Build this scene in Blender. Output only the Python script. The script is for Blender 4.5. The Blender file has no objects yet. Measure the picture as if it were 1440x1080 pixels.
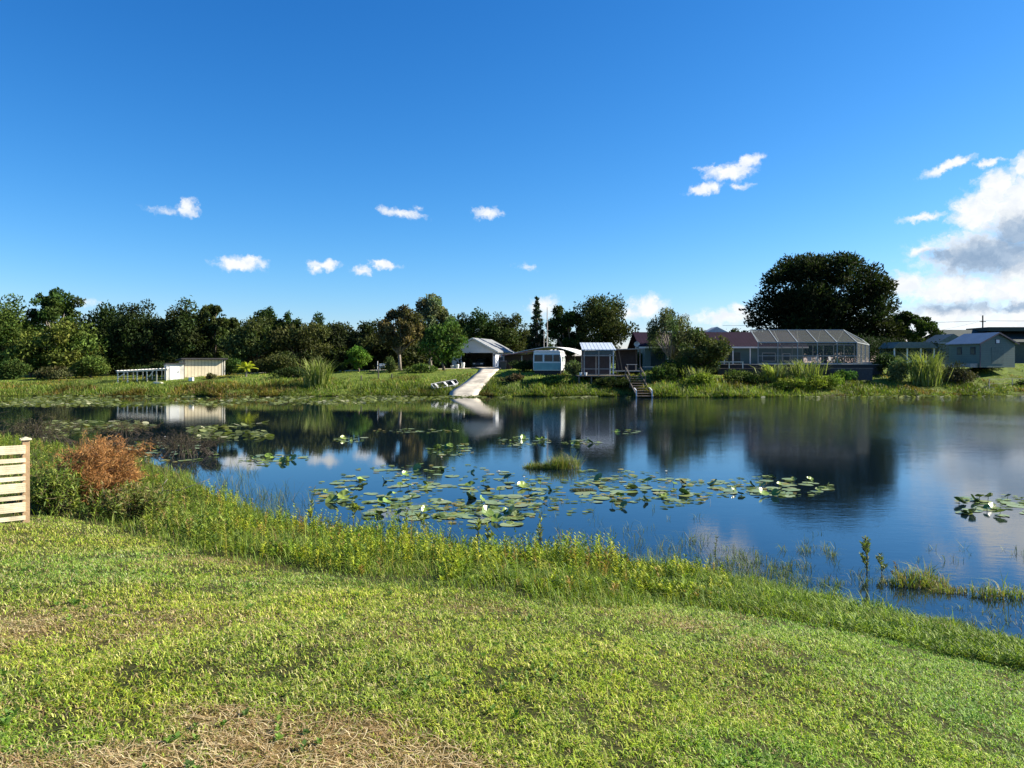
import bpy, math, random
import numpy as np
from mathutils import Vector, Matrix

S = bpy.context.scene
COL = S.collection
R = math.radians
F = 1082.0          # focal length in pixels of the 1440 px wide photograph
EYE = 3.6           # eye height above the water (water surface = z 0)

# ------------------------------------------------------------------ camera
cam = bpy.data.cameras.new('Camera')
cam.sensor_width = 36.0
cam.lens = 36.0 * F / 1440.0
cam.shift_y = -30.0 / 1440.0
cam.clip_start = 0.1
cam.clip_end = 12000.0
camo = bpy.data.objects.new('Camera', cam)
COL.objects.link(camo)
camo.location = (0, 0, EYE)
camo.rotation_euler = (R(90), 0, 0)
S.camera = camo

# ------------------------------------------------------------------ sun, sky
SUN_AZ, SUN_EL = R(80), R(31)
sd = Vector((math.sin(SUN_AZ) * math.cos(SUN_EL), math.cos(SUN_AZ) * math.cos(SUN_EL), math.sin(SUN_EL)))
sun = bpy.data.lights.new('Sun', 'SUN')
sun.energy = 5.0
sun.angle = R(0.5)
sun.color = (1.0, 0.92, 0.77)
suno = bpy.data.objects.new('Sun', sun)
COL.objects.link(suno)
suno.location = sd * 200
suno.rotation_euler = sd.to_track_quat('Z', 'Y').to_euler()

S.view_settings.view_transform = 'Standard'
S.view_settings.look = 'None'
S.view_settings.exposure = 1.35
S.view_settings.gamma = 1.0
S.render.film_transparent = False
S.cycles.max_bounces = 6
S.cycles.transparent_max_bounces = 12
S.cycles.use_denoising = True
S.cycles.sample_clamp_indirect = 6.0

W = bpy.data.worlds.new('World')
S.world = W
W.use_nodes = True


class NT:
    """small helper to wire nodes"""
    def __init__(self, nt):
        self.nt = nt

    def n(self, kind, **kw):
        nd = self.nt.nodes.new(kind)
        for k, v in kw.items():
            setattr(nd, k, v)
        return nd

    def lk(self, a, b):
        self.nt.links.new(a, b)

    def put(self, sock, v):
        if hasattr(v, 'links'):
            self.lk(v, sock)
        else:
            sock.default_value = v

    def math(self, op, a, b=0.0, c=None, clamp=False):
        nd = self.n('ShaderNodeMath', operation=op, use_clamp=clamp)
        self.put(nd.inputs[0], a)
        self.put(nd.inputs[1], b)
        if c is not None:
            self.put(nd.inputs[2], c)
        return nd.outputs[0]

    def mix(self, f, a, b, blend='MIX'):
        nd = self.n('ShaderNodeMix', data_type='RGBA', blend_type=blend)
        self.put(nd.inputs[0], f)
        self.put(nd.inputs[6], a)
        self.put(nd.inputs[7], b)
        return nd.outputs[2]

    def rng(self, v, a, b, c=0.0, d=1.0, smooth=True):
        nd = self.n('ShaderNodeMapRange', interpolation_type='SMOOTHSTEP' if smooth else 'LINEAR')
        self.put(nd.inputs[0], v)
        for i, q in enumerate((a, b, c, d)):
            nd.inputs[i + 1].default_value = q
        return nd.outputs[0]

    def noise(self, vec, scale, detail=4.0, rough=0.55, out=0):
        nd = self.n('ShaderNodeTexNoise')
        if vec is not None:
            self.lk(vec, nd.inputs['Vector'])
        nd.inputs['Scale'].default_value = scale
        nd.inputs['Detail'].default_value = detail
        nd.inputs['Roughness'].default_value = rough
        return nd.outputs[out]


def build_world():
    nt = W.node_tree
    N = NT(nt)
    bg = nt.nodes['Background']
    sky = N.n('ShaderNodeTexSky', sky_type='NISHITA')
    sky.sun_disc = False
    sky.sun_elevation = SUN_EL
    sky.sun_rotation = SUN_AZ
    sky.air_density = 1.0
    sky.dust_density = 0.15
    sky.ozone_density = 3.0
    tc = N.n('ShaderNodeTexCoord')
    sx = N.n('ShaderNodeSeparateXYZ')
    N.lk(tc.outputs['Generated'], sx.inputs[0])
    # a polarised, deep blue sky: tint per channel
    ss = N.n('ShaderNodeSeparateColor')
    N.lk(sky.outputs[0], ss.inputs[0])
    cc_ = N.n('ShaderNodeCombineColor')
    for i, (ex, k) in enumerate(SKY_CURVE):
        N.lk(N.math('MULTIPLY', N.math('POWER', ss.outputs[i], ex), k), cc_.inputs[i])
    base = cc_.outputs[0]
    # ---- clouds, laid out by compass direction (hundredths of a radian x 10.82)
    az = N.math('ARCTAN2', sx.outputs[0], sx.outputs[1])
    el = N.math('ARCSINE', sx.outputs[2])
    cv = N.n('ShaderNodeCombineXYZ')
    N.lk(N.math('MULTIPLY', az, 10.82), cv.inputs[0])
    N.lk(N.math('MULTIPLY', el, 10.82), cv.inputs[1])
    n1 = N.n('ShaderNodeTexNoise')
    N.lk(cv.outputs[0], n1.inputs['Vector'])
    n1.inputs['Scale'].default_value = 7.0
    n1.inputs['Detail'].default_value = 7.0
    n1.inputs['Roughness'].default_value = 0.62
    # domain warp
    sub = N.n('ShaderNodeVectorMath', operation='SUBTRACT')
    N.lk(n1.outputs['Color'], sub.inputs[0])
    sub.inputs[1].default_value = (.5, .5, .5)
    mul = N.n('ShaderNodeVectorMath', operation='MULTIPLY')
    N.lk(sub.outputs[0], mul.inputs[0])
    mul.inputs[1].default_value = (.34, .20, 0)
    add = N.n('ShaderNodeVectorMath', operation='ADD')
    N.lk(cv.outputs[0], add.inputs[0])
    N.lk(mul.outputs[0], add.inputs[1])
    wv = add.outputs[0]

    def ang(x, y):
        return (math.atan((x - 720) / F) * 10.82, math.atan((510 - y) / math.hypot(F, x - 720)) * 10.82)

    def field(blobs):
        cur = None
        for (x, y, rx, ry, rot, op) in blobs:
            a, e = ang(x, y)
            k = math.cos(math.atan((x - 720) / F))
            mp = N.n('ShaderNodeMapping', vector_type='TEXTURE')
            N.lk(wv, mp.inputs['Vector'])
            mp.inputs['Location'].default_value = (a, e, 0)
            mp.inputs['Rotation'].default_value = (0, 0, R(rot))
            mp.inputs['Scale'].default_value = (rx / 100 * k * k, ry / 100 * k, 1)
            ln = N.n('ShaderNodeVectorMath', operation='LENGTH')
            N.lk(mp.outputs[0], ln.inputs[0])
            d = N.math('MULTIPLY_ADD', ln.outputs['Value'], -op, op)
            cur = d if cur is None else N.math('MAXIMUM', cur, d)
        return cur

    white = [(264, 292, 19, 16, 0, .9), (232, 296, 36, 7, 0, .45),
             (340, 371, 46, 14, 0, 1), (322, 367, 20, 9, 0, .9), (352, 365, 20, 9, 0, 1),
             (458, 373, 25, 10, 0, .95), (442, 379, 15, 8, 0, .7), (509, 380, 19, 9, 0, .85), (541, 373, 27, 8, -4, 1),
             (546, 297, 18, 8, -10, .75), (568, 301, 40, 8, -8, .75), (588, 294, 12, 5, 0, .5),
             (684, 300, 25, 11, 0, 1), (742, 376, 22, 6, -10, .45),
             (1052, 228, 28, 12, 14, 1), (1026, 242, 44, 14, 0, 1.1), (992, 265, 32, 10, 8, 1), (1042, 262, 18, 7, 0, .7), (1000, 236, 30, 5, 0, .4),
             (1332, 234, 48, 10, 16, 1), (1352, 225, 16, 9, 0, 1), (1390, 230, 22, 8, 12, .9),
             (1300, 305, 45, 8, 6, .8), (1400, 268, 40, 36, 0, 1.2), (1440, 235, 30, 24, 0, 1.1), (1375, 300, 50, 40, 10, 1.2),
             (1440, 300, 80, 80, 0, 1.3), (1380, 358, 120, 45, 0, 1.2), (1300, 352, 40, 12, 0, .9), (1460, 370, 120, 60, 0, 1.2),
             (1275, 400, 50, 24, 0, 1.05), (1340, 408, 90, 30, 0, 1.2), (1430, 408, 90, 28, 0, 1.2), (1340, 440, 130, 26, 0, .95), (1460, 440, 100, 40, 0, 1.1),
             (910, 432, 36, 22, 0, 1), (888, 440, 30, 14, 0, .8), (765, 432, 30, 20, 0, .85), (1020, 446, 70, 16, 0, .8), (1038, 436, 20, 14, 0, .95),
             (118, 424, 30, 9, 0, .45), (1600, 330, 130, 110, 0, 1.2), (1780, 380, 160, 70, 0, 1.1), (-160, 380, 70, 20, 0, .9), (-420, 330, 90, 30, 0, .9)]
    grey = [(1385, 362, 96, 38, 0, 1.3), (1440, 335, 70, 48, 0, 1.25), (1330, 358, 50, 16, 0, 1.0), (1340, 432, 130, 14, 0, .8), (1440, 432, 110, 10, 0, .9), (1600, 380, 150, 70, 0, 1.1)]
    nz = N.math('SUBTRACT', N.noise(wv, 9.0, 6.0, .6), 0.5)
    dens = N.math('ADD', field(white), N.math('MULTIPLY', nz, 1.05))
    mask = N.rng(dens, 0.0, 0.75)
    gf = N.math('ADD', field(grey), N.math('MULTIPLY', nz, 0.6))
    gmask = N.rng(gf, 0.0, 0.85)
    nz2 = N.rng(N.noise(wv, 6.0, 5.0, .55), .25, .75)
    wcol = N.mix(nz2, (6.9, 7.3, 7.8, 1), (8.3, 8.4, 8.3, 1))
    gcol = N.mix(nz2, (2.3, 3.3, 4.7, 1), (3.6, 4.6, 5.9, 1))
    ccol = N.mix(gmask, wcol, gcol)
    up = N.rng(sx.outputs[2], 0.0, 0.02)
    col = N.mix(N.math('MULTIPLY', mask, up), base, ccol)
    N.lk(col, bg.inputs[0])
    bg.inputs[1].default_value = 0.05


SKY_CURVE = ((1.95, .185), (1.24, .68), (1.0, 1.38))
build_world()

# ------------------------------------------------------------------ helpers: tags
def tag(o, label=None, cat=None, group=None, kind=None):
    if label: o['label'] = label
    if cat: o['category'] = cat
    if group: o['group'] = group
    if kind: o['kind'] = kind
    return o


def thing(name, label, cat, loc, rz=0.0, group=None):
    o = bpy.data.objects.new(name, None)
    COL.objects.link(o)
    o.empty_display_size = 0.2
    o.location = loc
    o.rotation_euler = (0, 0, rz)
    return tag(o, label, cat, group)


def np_mesh(name, verts, faces, m, parent=None, cols=None, smooth=False):
    """verts (n,3); faces = list of int arrays (k,3)/(k,4)"""
    me = bpy.data.meshes.new(name)
    verts = np.asarray(verts, np.float32)
    me.vertices.add(len(verts))
    me.vertices.foreach_set('co', verts.ravel())
    if not isinstance(faces, list): faces = [faces]
    faces = [np.asarray(f, np.int32) for f in faces if len(f)]
    loops = np.concatenate([f.ravel() for f in faces])
    tot = np.concatenate([np.full(len(f), f.shape[1], np.int32) for f in faces])
    st = np.concatenate([[0], np.cumsum(tot)[:-1]]).astype(np.int32)
    me.loops.add(len(loops))
    me.loops.foreach_set('vertex_index', loops)
    me.polygons.add(len(tot))
    me.polygons.foreach_set('loop_start', st)
    me.polygons.foreach_set('loop_total', tot)
    if smooth:
        me.polygons.foreach_set('use_smooth', np.ones(len(tot), bool))
    me.update(calc_edges=True)
    if cols is not None:
        at = me.color_attributes.new('Col', 'FLOAT_COLOR', 'POINT')
        c4 = np.ones((len(verts), 4), np.float32)
        c4[:, :3] = cols
        at.data.foreach_set('color', c4.ravel())
    me.materials.append(m)
    o = bpy.data.objects.new(name, me)
    COL.objects.link(o)
    if parent: o.parent = parent
    return o


class MB:
    """collects boxes, beams, tubes and prisms of ONE part"""
    def __init__(self):
        self.v = []
        self.f = []

    def add(self, vs, fs):
        b = len(self.v)
        self.v += [tuple(p) for p in vs]
        self.f += [tuple(i + b for i in f) for f in fs]
        return self

    def box(self, x0, x1, y0, y1, z0, z1):
        vs = [(x, y, z) for z in (z0, z1) for y in (y0, y1) for x in (x0, x1)]
        return self.add(vs, [(0, 2, 3, 1), (4, 5, 7, 6), (0, 1, 5, 4), (2, 6, 7, 3), (0, 4, 6, 2), (1, 3, 7, 5)])

    def beam(self, p, q, w, h=None):
        h = h or w
        p, q = Vector(p), Vector(q)
        d = (q - p).normalized()
        up = Vector((0, 0, 1)) if abs(d.z) < .95 else Vector((0, 1, 0))
        s = d.cross(up).normalized() * w / 2
        u = s.cross(d).normalized() * h / 2
        vs = [p - s - u, p + s - u, p + s + u, p - s + u, q - s - u, q + s - u, q + s + u, q - s + u]
        return self.add(vs, [(0, 1, 2, 3), (4, 7, 6, 5), (0, 4, 5, 1), (1, 5, 6, 2), (2, 6, 7, 3), (3, 7, 4, 0)])

    def tube(self, pts, rad, n=8):
        pts = [Vector(p) for p in pts]
        if not hasattr(rad, '__len__'): rad = [rad] * len(pts)
        vs = []
        for i, p in enumerate(pts):
            d = (pts[min(i + 1, len(pts) - 1)] - pts[max(i - 1, 0)]).normalized()
            a = Vector((1, 0, 0)) if abs(d.x) < .8 else Vector((0, 1, 0))
            s = d.cross(a).normalized()
            u = s.cross(d).normalized()
            for k in range(n):
                t = 2 * math.pi * k / n
                vs.append(p + (s * math.cos(t) + u * math.sin(t)) * rad[i])
        fs = []
        for i in range(len(pts) - 1):
            for k in range(n):
                a, b = i * n + k, i * n + (k + 1) % n
                fs.append((a, b, b + n, a + n))
        fs.append(tuple(range(n))[::-1])
        fs.append(tuple((len(pts) - 1) * n + k for k in range(n)))
        return self.add(vs, fs)

    def prism(self, xz, y0, y1):
        n = len(xz)
        vs = [(x, y0, z) for x, z in xz] + [(x, y1, z) for x, z in xz]
        fs = [tuple(range(n)), tuple(range(2 * n - 1, n - 1, -1))]
        for i in range(n):
            j = (i + 1) % n
            fs.append((i, i + n, j + n, j))
        return self.add(vs, fs)

    def prismx(self, yz, x0, x1):
        n = len(yz)
        vs = [(x0, y, z) for y, z in yz] + [(x1, y, z) for y, z in yz]
        fs = [tuple(range(n - 1, -1, -1)), tuple(range(n, 2 * n))]
        for i in range(n):
            j = (i + 1) % n
            fs.append((i, j, j + n, i + n))
        return self.add(vs, fs)

    def slab(self, a, b, c, d, t):
        """roof slab: four corners, thickness t downwards"""
        vs = [Vector(p) for p in (a, b, c, d)]
        lo = [p - Vector((0, 0, t)) for p in vs]
        return self.add(vs + lo, [(0, 1, 2, 3), (7, 6, 5, 4), (0, 4, 5, 1), (1, 5, 6, 2), (2, 6, 7, 3), (3, 7, 4, 0)])

    def build(self, name, m, parent=None, bevel=0.0, smooth=False):
        me = bpy.data.meshes.new(name)
        me.from_pydata(self.v, [], self.f)
        me.materials.append(m)
        import bmesh
        bm = bmesh.new()
        bm.from_mesh(me)
        bmesh.ops.recalc_face_normals(bm, faces=bm.faces)
        bm.to_mesh(me)
        bm.free()
        if smooth:
            for p in me.polygons: p.use_smooth = True
        o = bpy.data.objects.new(name, me)
        COL.objects.link(o)
        if parent: o.parent = parent
        if bevel:
            md = o.modifiers.new('Bevel', 'BEVEL')
            md.width = bevel
            md.segments = 2
            md.limit_method = 'ANGLE'
        return o


# ------------------------------------------------------------------ materials
MATS = {}


def mat(name, color, rough=.7, var=.25, scale=3.0, bump=0.0, bscale=20.0, metal=0.0, spec=.4, stripes=None):
    """painted / wooden / metal surface with blotchy wear"""
    if name in MATS: return MATS[name]
    m = bpy.data.materials.new(name)
    m.use_nodes = True
    N = NT(m.node_tree)
    b = m.node_tree.nodes['Principled BSDF']
    tc = N.n('ShaderNodeTexCoord')
    v = tc.outputs['Object']
    nf = N.rng(N.noise(v, scale, 6, .65), .25, .75)
    c = N.mix(nf, tuple(k * (1 - var) for k in color) + (1,), tuple(min(1, k * (1 + var * .6)) for k in color) + (1,))
    h = None
    if stripes:
        axis, period, depth, dark = stripes
        sx = N.n('ShaderNodeSeparateXYZ')
        N.lk(v, sx.inputs[0])
        t = N.math('MULTIPLY', sx.outputs[axis], 2 * math.pi / period)
        sn = N.math('SINE', t)
        gr = N.rng(sn, .55, .95)
        c = N.mix(N.math('MULTIPLY', gr, dark), c, tuple(k * .35 for k in color) + (1,))
        h = N.math('MULTIPLY', sn, depth)
    N.lk(c, b.inputs['Base Color'])
    b.inputs['Roughness'].default_value = rough
    b.inputs['Metallic'].default_value = metal
    b.inputs['Specular IOR Level'].default_value = spec
    if bump or h is not None:
        hh = N.math('MULTIPLY', N.noise(v, bscale, 5, .6), bump) if bump else None
        if h is not None:
            hh = h if hh is None else N.math('ADD', hh, h)
        bp = N.n('ShaderNodeBump')
        bp.inputs['Strength'].default_value = .6
        bp.inputs['Distance'].default_value = .05
        N.lk(hh, bp.inputs['Height'])
        N.lk(bp.outputs[0], b.inputs['Normal'])
    MATS[name] = m
    return m


def leaf_mat(name, trans=.3, rough=.5, spec=.3):
    """foliage: colour comes from the mesh attribute Col (leaf pigment only)"""
    m = bpy.data.materials.new(name)
    m.use_nodes = True
    N = NT(m.node_tree)
    b = m.node_tree.nodes['Principled BSDF']
    out = m.node_tree.nodes['Material Output']
    at = N.n('ShaderNodeAttribute', attribute_name='Col')
    N.lk(at.outputs['Color'], b.inputs['Base Color'])
    b.inputs['Roughness'].default_value = rough
    b.inputs['Specular IOR Level'].default_value = spec
    t = N.n('ShaderNodeBsdfTranslucent')
    cc = N.mix(1.0, at.outputs['Color'], (1.15, 1.25, .55, 1), 'MULTIPLY')
    N.lk(cc, t.inputs[0])
    mx = N.n('ShaderNodeMixShader')
    mx.inputs[0].default_value = trans
    N.lk(b.outputs[0], mx.inputs[1])
    N.lk(t.outputs[0], mx.inputs[2])
    N.lk(mx.outputs[0], out.inputs[0])
    return m


GRASS = leaf_mat('grass_blades', .35, .6, .25)
LEAF = leaf_mat('leaves', .32, .6, .2)
TREELEAF = leaf_mat('tree_leaves', .25, .75, .08)
STRAW = leaf_mat('dry_straw', .15, .7, .15)
BARK = mat('bark', (.13, .10, .075), .9, .45, 4, .5, 14)
GREYBARK = mat('grey_bark', (.22, .19, .16), .9, .4, 5, .5, 14)
TWIG = mat('dead_twigs', (.10, .065, .045), .9, .4, 6)

# ------------------------------------------------------------------ terrain
NEAR_PX = [(2200, 1250), (1900, 1090), (1440, 908), (1250, 868), (1150, 848), (1000, 815), (850, 792), (700, 782), (500, 757), (400, 737), (300, 700),
           (262, 668), (180, 642), (0, 615), (-250, 590), (-700, 572)]


def wat(x, y):
    """point of the water plane seen at photograph pixel x, y"""
    Y = EYE * F / (y - 510)
    return ((x - 720) / F * Y, Y)


NEAR = [(40, -6.0), (22, -1.0)] + [wat(*p) for p in NEAR_PX] + [(-200, 76), (-900, 82)]
NEAR = [(900, -60)] + NEAR
NEAR = np.array(NEAR)


def smooth_poly(P, it=2):
    for _ in range(it):
        q = .75 * P[:-1] + .25 * P[1:]
        r = .25 * P[:-1] + .75 * P[1:]
        P = np.concatenate([P[:1], np.stack([q, r], 1).reshape(-1, 2), P[-1:]])
    return P


NEARS = smooth_poly(NEAR)


def dist_near(x, y):
    """signed distance to the near shoreline, + = on land"""
    x = np.asarray(x, float); y = np.asarray(y, float)
    best = np.full(x.shape, 1e18)
    sg = np.ones(x.shape)
    for a, b in zip(NEARS[:-1], NEARS[1:]):
        d = b - a
        t = np.clip(((x - a[0]) * d[0] + (y - a[1]) * d[1]) / (d @ d), 0, 1)
        qx, qy = x - (a[0] + t * d[0]), y - (a[1] + t * d[1])
        dd = qx * qx + qy * qy
        cr = d[0] * (y - a[1]) - d[1] * (x - a[0])
        u = dd < best - 1e-9
        best = np.where(u, dd, best)
        sg = np.where(u, np.where(cr > 0, 1.0, -1.0), sg)
    return np.sqrt(best) * sg


FX = np.array([-900, -200, -90, -58, -30, -12, -4, 0, 6, 12, 16, 22, 30, 45, 60, 120, 900.])
FY = np.array([90, 86, 84, 84, 83, 83.5, 83.5, 83, 82.5, 82, 80, 79.5, 82, 84, 86, 87, 95.])
AX = np.array([-900, -90, -60, -40, -28, -12, 0, 8, 20, 35, 48, 60, 90, 900.])
AZ = np.array([2.0, 1.9, 1.7, 1.95, 2.3, 2.6, 2.75, 2.65, 2.6, 2.7, 3.0, 3.35, 3.3, 3.0])


def far_z(x, y):
    d = y - np.interp(x, FX, FY) + .5 * np.sin(x * .9) * .6 + .25 * np.sin(x * 2.3 + 1)
    g = np.interp(d, [-30, -4, 0, .6, 2, 5, 9, 13, 18, 26], [-1.2, -.6, 0, .10, .22, .50, .80, .95, 1.0, 1.04])
    return np.where(g > 0, g * np.interp(x, AX, AZ), g)


def near_z(x, y):
    d = dist_near(x, y)
    return np.interp(d, [-40, -3, 0, .5, 2, 4, 7, 11.5, 30], [-1.6, -.5, 0, .10, .36, .78, 1.32, 1.93, 2.1])


def gz(x, y):
    x = np.asarray(x, float); y = np.asarray(y, float)
    z = np.maximum(near_z(x, y), far_z(x, y))
    lump = .035 * np.sin(x * 1.3 + .6 * y) * np.sin(y * 1.1 - .4 * x + 1) + .02 * np.sin(x * 3.1 - 1.2 * y) * np.sin(2.3 * y)
    return z + np.where(z > .15, lump, 0)


def g1(x, y):
    return float(gz(np.array([x]), np.array([y]))[0])


def ground_at(px, py):
    """point of the near lawn seen at photograph pixel px, py"""
    k = (px - 720) / F
    ys = np.linspace(1.5, 60, 1500)
    ray = EYE - (py - 510) / F * ys
    zz = gz(k * ys, ys)
    i = np.argmax(ray <= zz) if (ray <= zz).any() else len(ys) - 1
    return np.array([k * ys[i], ys[i]])


def W3(px, py, Y):
    return Vector(((px - 720) / F * Y, Y, EYE - (py - 510) / F * Y))


def Xof(px, Y):
    return (px - 720) / F * Y


rs = np.random.RandomState(11)


def axis(segs):
    out = []
    for a, b, st in segs:
        out.append(np.arange(a, b, st))
    return np.concatenate(out + [np.array([segs[-1][1]])])


gx = axis([(-3000, -300, 300), (-300, -100, 20), (-100, -40, 2.5), (-40, -14, .6), (-14, 12, .22), (12, 30, .7), (30, 100, 2.5), (100, 300, 20), (300, 3000, 300)])
gy = axis([(-400, -60, 40), (-60, -6, 3), (-6, 0, .6), (0, 22, .22), (22, 48, .6), (48, 78, 2), (78, 104, .7), (104, 140, 3), (140, 400, 26), (400, 4000, 400)])
GXX, GYY = np.meshgrid(gx, gy)
GZZ = gz(GXX, GYY)
nx, ny = len(gx), len(gy)
idx = np.arange(nx * ny).reshape(ny, nx)
gf = np.stack([idx[:-1, :-1], idx[:-1, 1:], idx[1:, 1:], idx[1:, :-1]], -1).reshape(-1, 4)


def vnoise(x, y, s, seed=0, octv=3):
    """cheap value noise in numpy, 0..1"""
    r = np.random.RandomState(seed)
    T = r.rand(256, 256)
    out = 0; amp = 1; tot = 0
    for o in range(octv):
        u, v = x / s + 17.3 * o, y / s + 5.1 * o
        iu, iv = np.floor(u).astype(int), np.floor(v).astype(int)
        fu, fv = u - iu, v - iv
        fu = fu * fu * (3 - 2 * fu); fv = fv * fv * (3 - 2 * fv)
        a = T[iu % 256, iv % 256]; b = T[(iu + 1) % 256, iv % 256]
        c = T[iu % 256, (iv + 1) % 256]; d = T[(iu + 1) % 256, (iv + 1) % 256]
        out = out + amp * ((a * (1 - fu) + b * fu) * (1 - fv) + (c * (1 - fu) + d * fu) * fv)
        tot += amp; amp *= .5; s = s / 2
    return out / tot


# mown-lawn / weed boundary and the dry patches, as ground positions
EDGE_PX = [(-700, 760), (-200, 735), (60, 728), (150, 742), (230, 765), (300, 790), (400, 808), (520, 824), (640, 838), (760, 850), (860, 852), (930, 850), (1010, 858), (1100, 868), (1200, 890), (1300, 915), (1440, 945), (1700, 1010)]
EDGE = np.array([ground_at(*p) for p in EDGE_PX])
DRY = [((460, 1050), 1.0, .42, 1.0), ((330, 1020), .55, .30, .8), ((560, 1065), .6, .3, 1.0), ((640, 1085), .5, .3, .9), ((10, 890), .7, 1.2, .55), ((60, 1010), .9, .4, .45), ((40, 1075), .8, .2, .8), ((200, 1075), .7, .25, .85),
       ((960, 880), 1.0, .8, .45), ((880, 865), 1.2, .6, .3), ((660, 860), 1.2, .5, .2), ((560, 838), 1.4, .4, .25), ((420, 820), 1.5, .3, .25), ((1060, 905), .5, .4, .5), ((180, 900), 1.0, .8, .4), ((330, 790), 1.0, .5, .4)]
DRY = [(ground_at(*p), a, b, c) for p, a, b, c in DRY]


def dryness(x, y):
    o = np.zeros_like(x)
    for c, a, b, s in DRY:
        o = np.maximum(o, s * np.clip(1.15 - np.hypot((x - c[0]) / a, (y - c[1]) / b), 0, 1) * 1.6)
    n = vnoise(x, y, .55, 3, 4)
    return np.clip(o * (.35 + 1.3 * n) + (vnoise(x, y, 1.3, 5) - .62) * 1.2, 0, 1)


# ground colours: soil and thatch by place
fx, fy = GXX.ravel(), GYY.ravel()
dn = dist_near(fx, fy)
gc = np.zeros((len(fx), 3))
gc[:] = (.11, .15, .032)
dr = dryness(fx, fy)[:, None]
near = ((fy < 45) & (dn > -1))[:, None]
gc = np.where(near, (1 - dr) * np.array((.045, .048, .018)) + dr * np.array((.17, .12, .055)), gc)
mud = (GZZ.ravel() < .15)[:, None]
gc = np.where(mud, np.array((.035, .028, .018)), gc)


def ground_mat():
    m = bpy.data.materials.new('ground')
    m.use_nodes = True
    N = NT(m.node_tree)
    b = m.node_tree.nodes['Principled BSDF']
    tc = N.n('ShaderNodeTexCoord')
    v = tc.outputs['Object']
    at = N.n('ShaderNodeAttribute', attribute_name='Col')
    n1 = N.rng(N.noise(v, 1.2, 6, .7), .3, .7)
    n2 = N.rng(N.noise(v, 28, 4, .7), .3, .7)
    c = N.mix(1.0, at.outputs['Color'], N.mix(n1, (.6, .65, .55, 1), (1.35, 1.3, 1.2, 1)), 'MULTIPLY')
    c = N.mix(1.0, c, N.mix(n2, (.55, .55, .5, 1), (1.3, 1.3, 1.2, 1)), 'MULTIPLY')
    N.lk(c, b.inputs['Base Color'])
    b.inputs['Roughness'].default_value = .95
    b.inputs['Specular IOR Level'].default_value = .1
    bp = N.n('ShaderNodeBump')
    bp.inputs['Distance'].default_value = .03
    bp.inputs['Strength'].default_value = .8
    N.lk(N.noise(v, 40, 4, .7), bp.inputs['Height'])
    N.lk(bp.outputs[0], b.inputs['Normal'])
    return m


ground = np_mesh('ground', np.stack([fx, fy, GZZ.ravel()], 1), gf, ground_mat(), cols=gc, smooth=True)
tag(ground, 'sloping lawn and grassy banks around the lake', 'ground', kind='structure')


def water_mat():
    m = bpy.data.materials.new('lake_water')
    m.use_nodes = True
    N = NT(m.node_tree)
    b = m.node_tree.nodes['Principled BSDF']
    b.inputs['Base Color'].default_value = (.004, .010, .016, 1)
    b.inputs['Roughness'].default_value = .02
    b.inputs['IOR'].default_value = 1.62
    tc = N.n('ShaderNodeTexCoord')
    v = tc.outputs['Object']
    sx = N.n('ShaderNodeSeparateXYZ')
    N.lk(v, sx.inputs[0])
    mp = N.n('ShaderNodeMapping')
    N.lk(v, mp.inputs[0])
    mp.inputs['Rotation'].default_value = (0, 0, R(14))
    mp.inputs['Scale'].default_value = (.75, 1.5, 1)
    fine = N.noise(mp.outputs[0], 4.5, 4, .65)
    mid = N.noise(mp.outputs[0], .9, 3, .5)
    big = N.rng(N.noise(v, .06, 3, .5), .35, .65)
    # wind roughens the open right-hand water, the sheltered left stays calm
    wind = N.rng(sx.outputs[0], -8.0, 36.0, .13, 2.3)
    far = N.rng(sx.outputs[1], 14.0, 50.0, .35, 1.0)
    st = N.math('MULTIPLY', N.math('MULTIPLY', wind, far), N.math('MULTIPLY_ADD', big, .8, .4))
    h = N.math('ADD', N.math('MULTIPLY', fine, .0065), N.math('MULTIPLY', mid, .010))
    h = N.math('MULTIPLY', h, st)
    bp = N.n('ShaderNodeBump')
    bp.inputs['Strength'].default_value = 1.0
    bp.inputs['Distance'].default_value = 1.0
    N.lk(h, bp.inputs['Height'])
    N.lk(bp.outputs[0], b.inputs['Normal'])
    return m


wv_ = [(-900, -120, 0), (900, -120, 0), (900, 110, 0), (-900, 110, 0)]
water = np_mesh('water', wv_, np.array([[0, 1, 2, 3]]), water_mat())
tag(water, 'dark blue lake reflecting the sky and the far bank', 'lake', kind='structure')


# ------------------------------------------------------------------ blades and leaves in bulk
def unit(v):
    return v / np.maximum(np.linalg.norm(v, axis=1, keepdims=True), 1e-9)


def blade_arrays(P, h, w, lean, az, curl=None):
    """bent grass blades: P (n,3) base, h/w/lean/az arrays -> verts (n,5,3), tris"""
    n = len(P)
    d = np.stack([np.cos(az), np.sin(az), np.zeros(n)], 1)
    s = np.stack([-np.sin(az), np.cos(az), np.zeros(n)], 1)
    tw = (rs.rand(n)[:, None] - .5) * 1.6
    s = unit(s + d * tw)
    up = np.array([0, 0, 1.0])
    hh = h[:, None]; ll = lean[:, None]; ww = w[:, None]
    mid = P + up * hh * .58 + d * hh * ll * .35
    tip = P + up * hh * (1 - .35 * ll) + d * hh * ll * 1.0
    V = np.stack([P - s * ww / 2, P + s * ww / 2, mid - s * ww * .42, mid + s * ww * .42, tip], 1)
    base = (np.arange(n) * 5)[:, None]
    T = np.concatenate([base + np.array([[0, 1, 3]]), base + np.array([[0, 3, 2]]), base + np.array([[2, 3, 4]])])
    return V.reshape(-1, 3), T


def blades_obj(name, P, h, w, lean, az, col, m=None, parent=None):
    V, T = blade_arrays(P, h, w, lean, az)
    return np_mesh(name, V, T, m or GRASS, parent, np.repeat(col, 5, 0))


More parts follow.
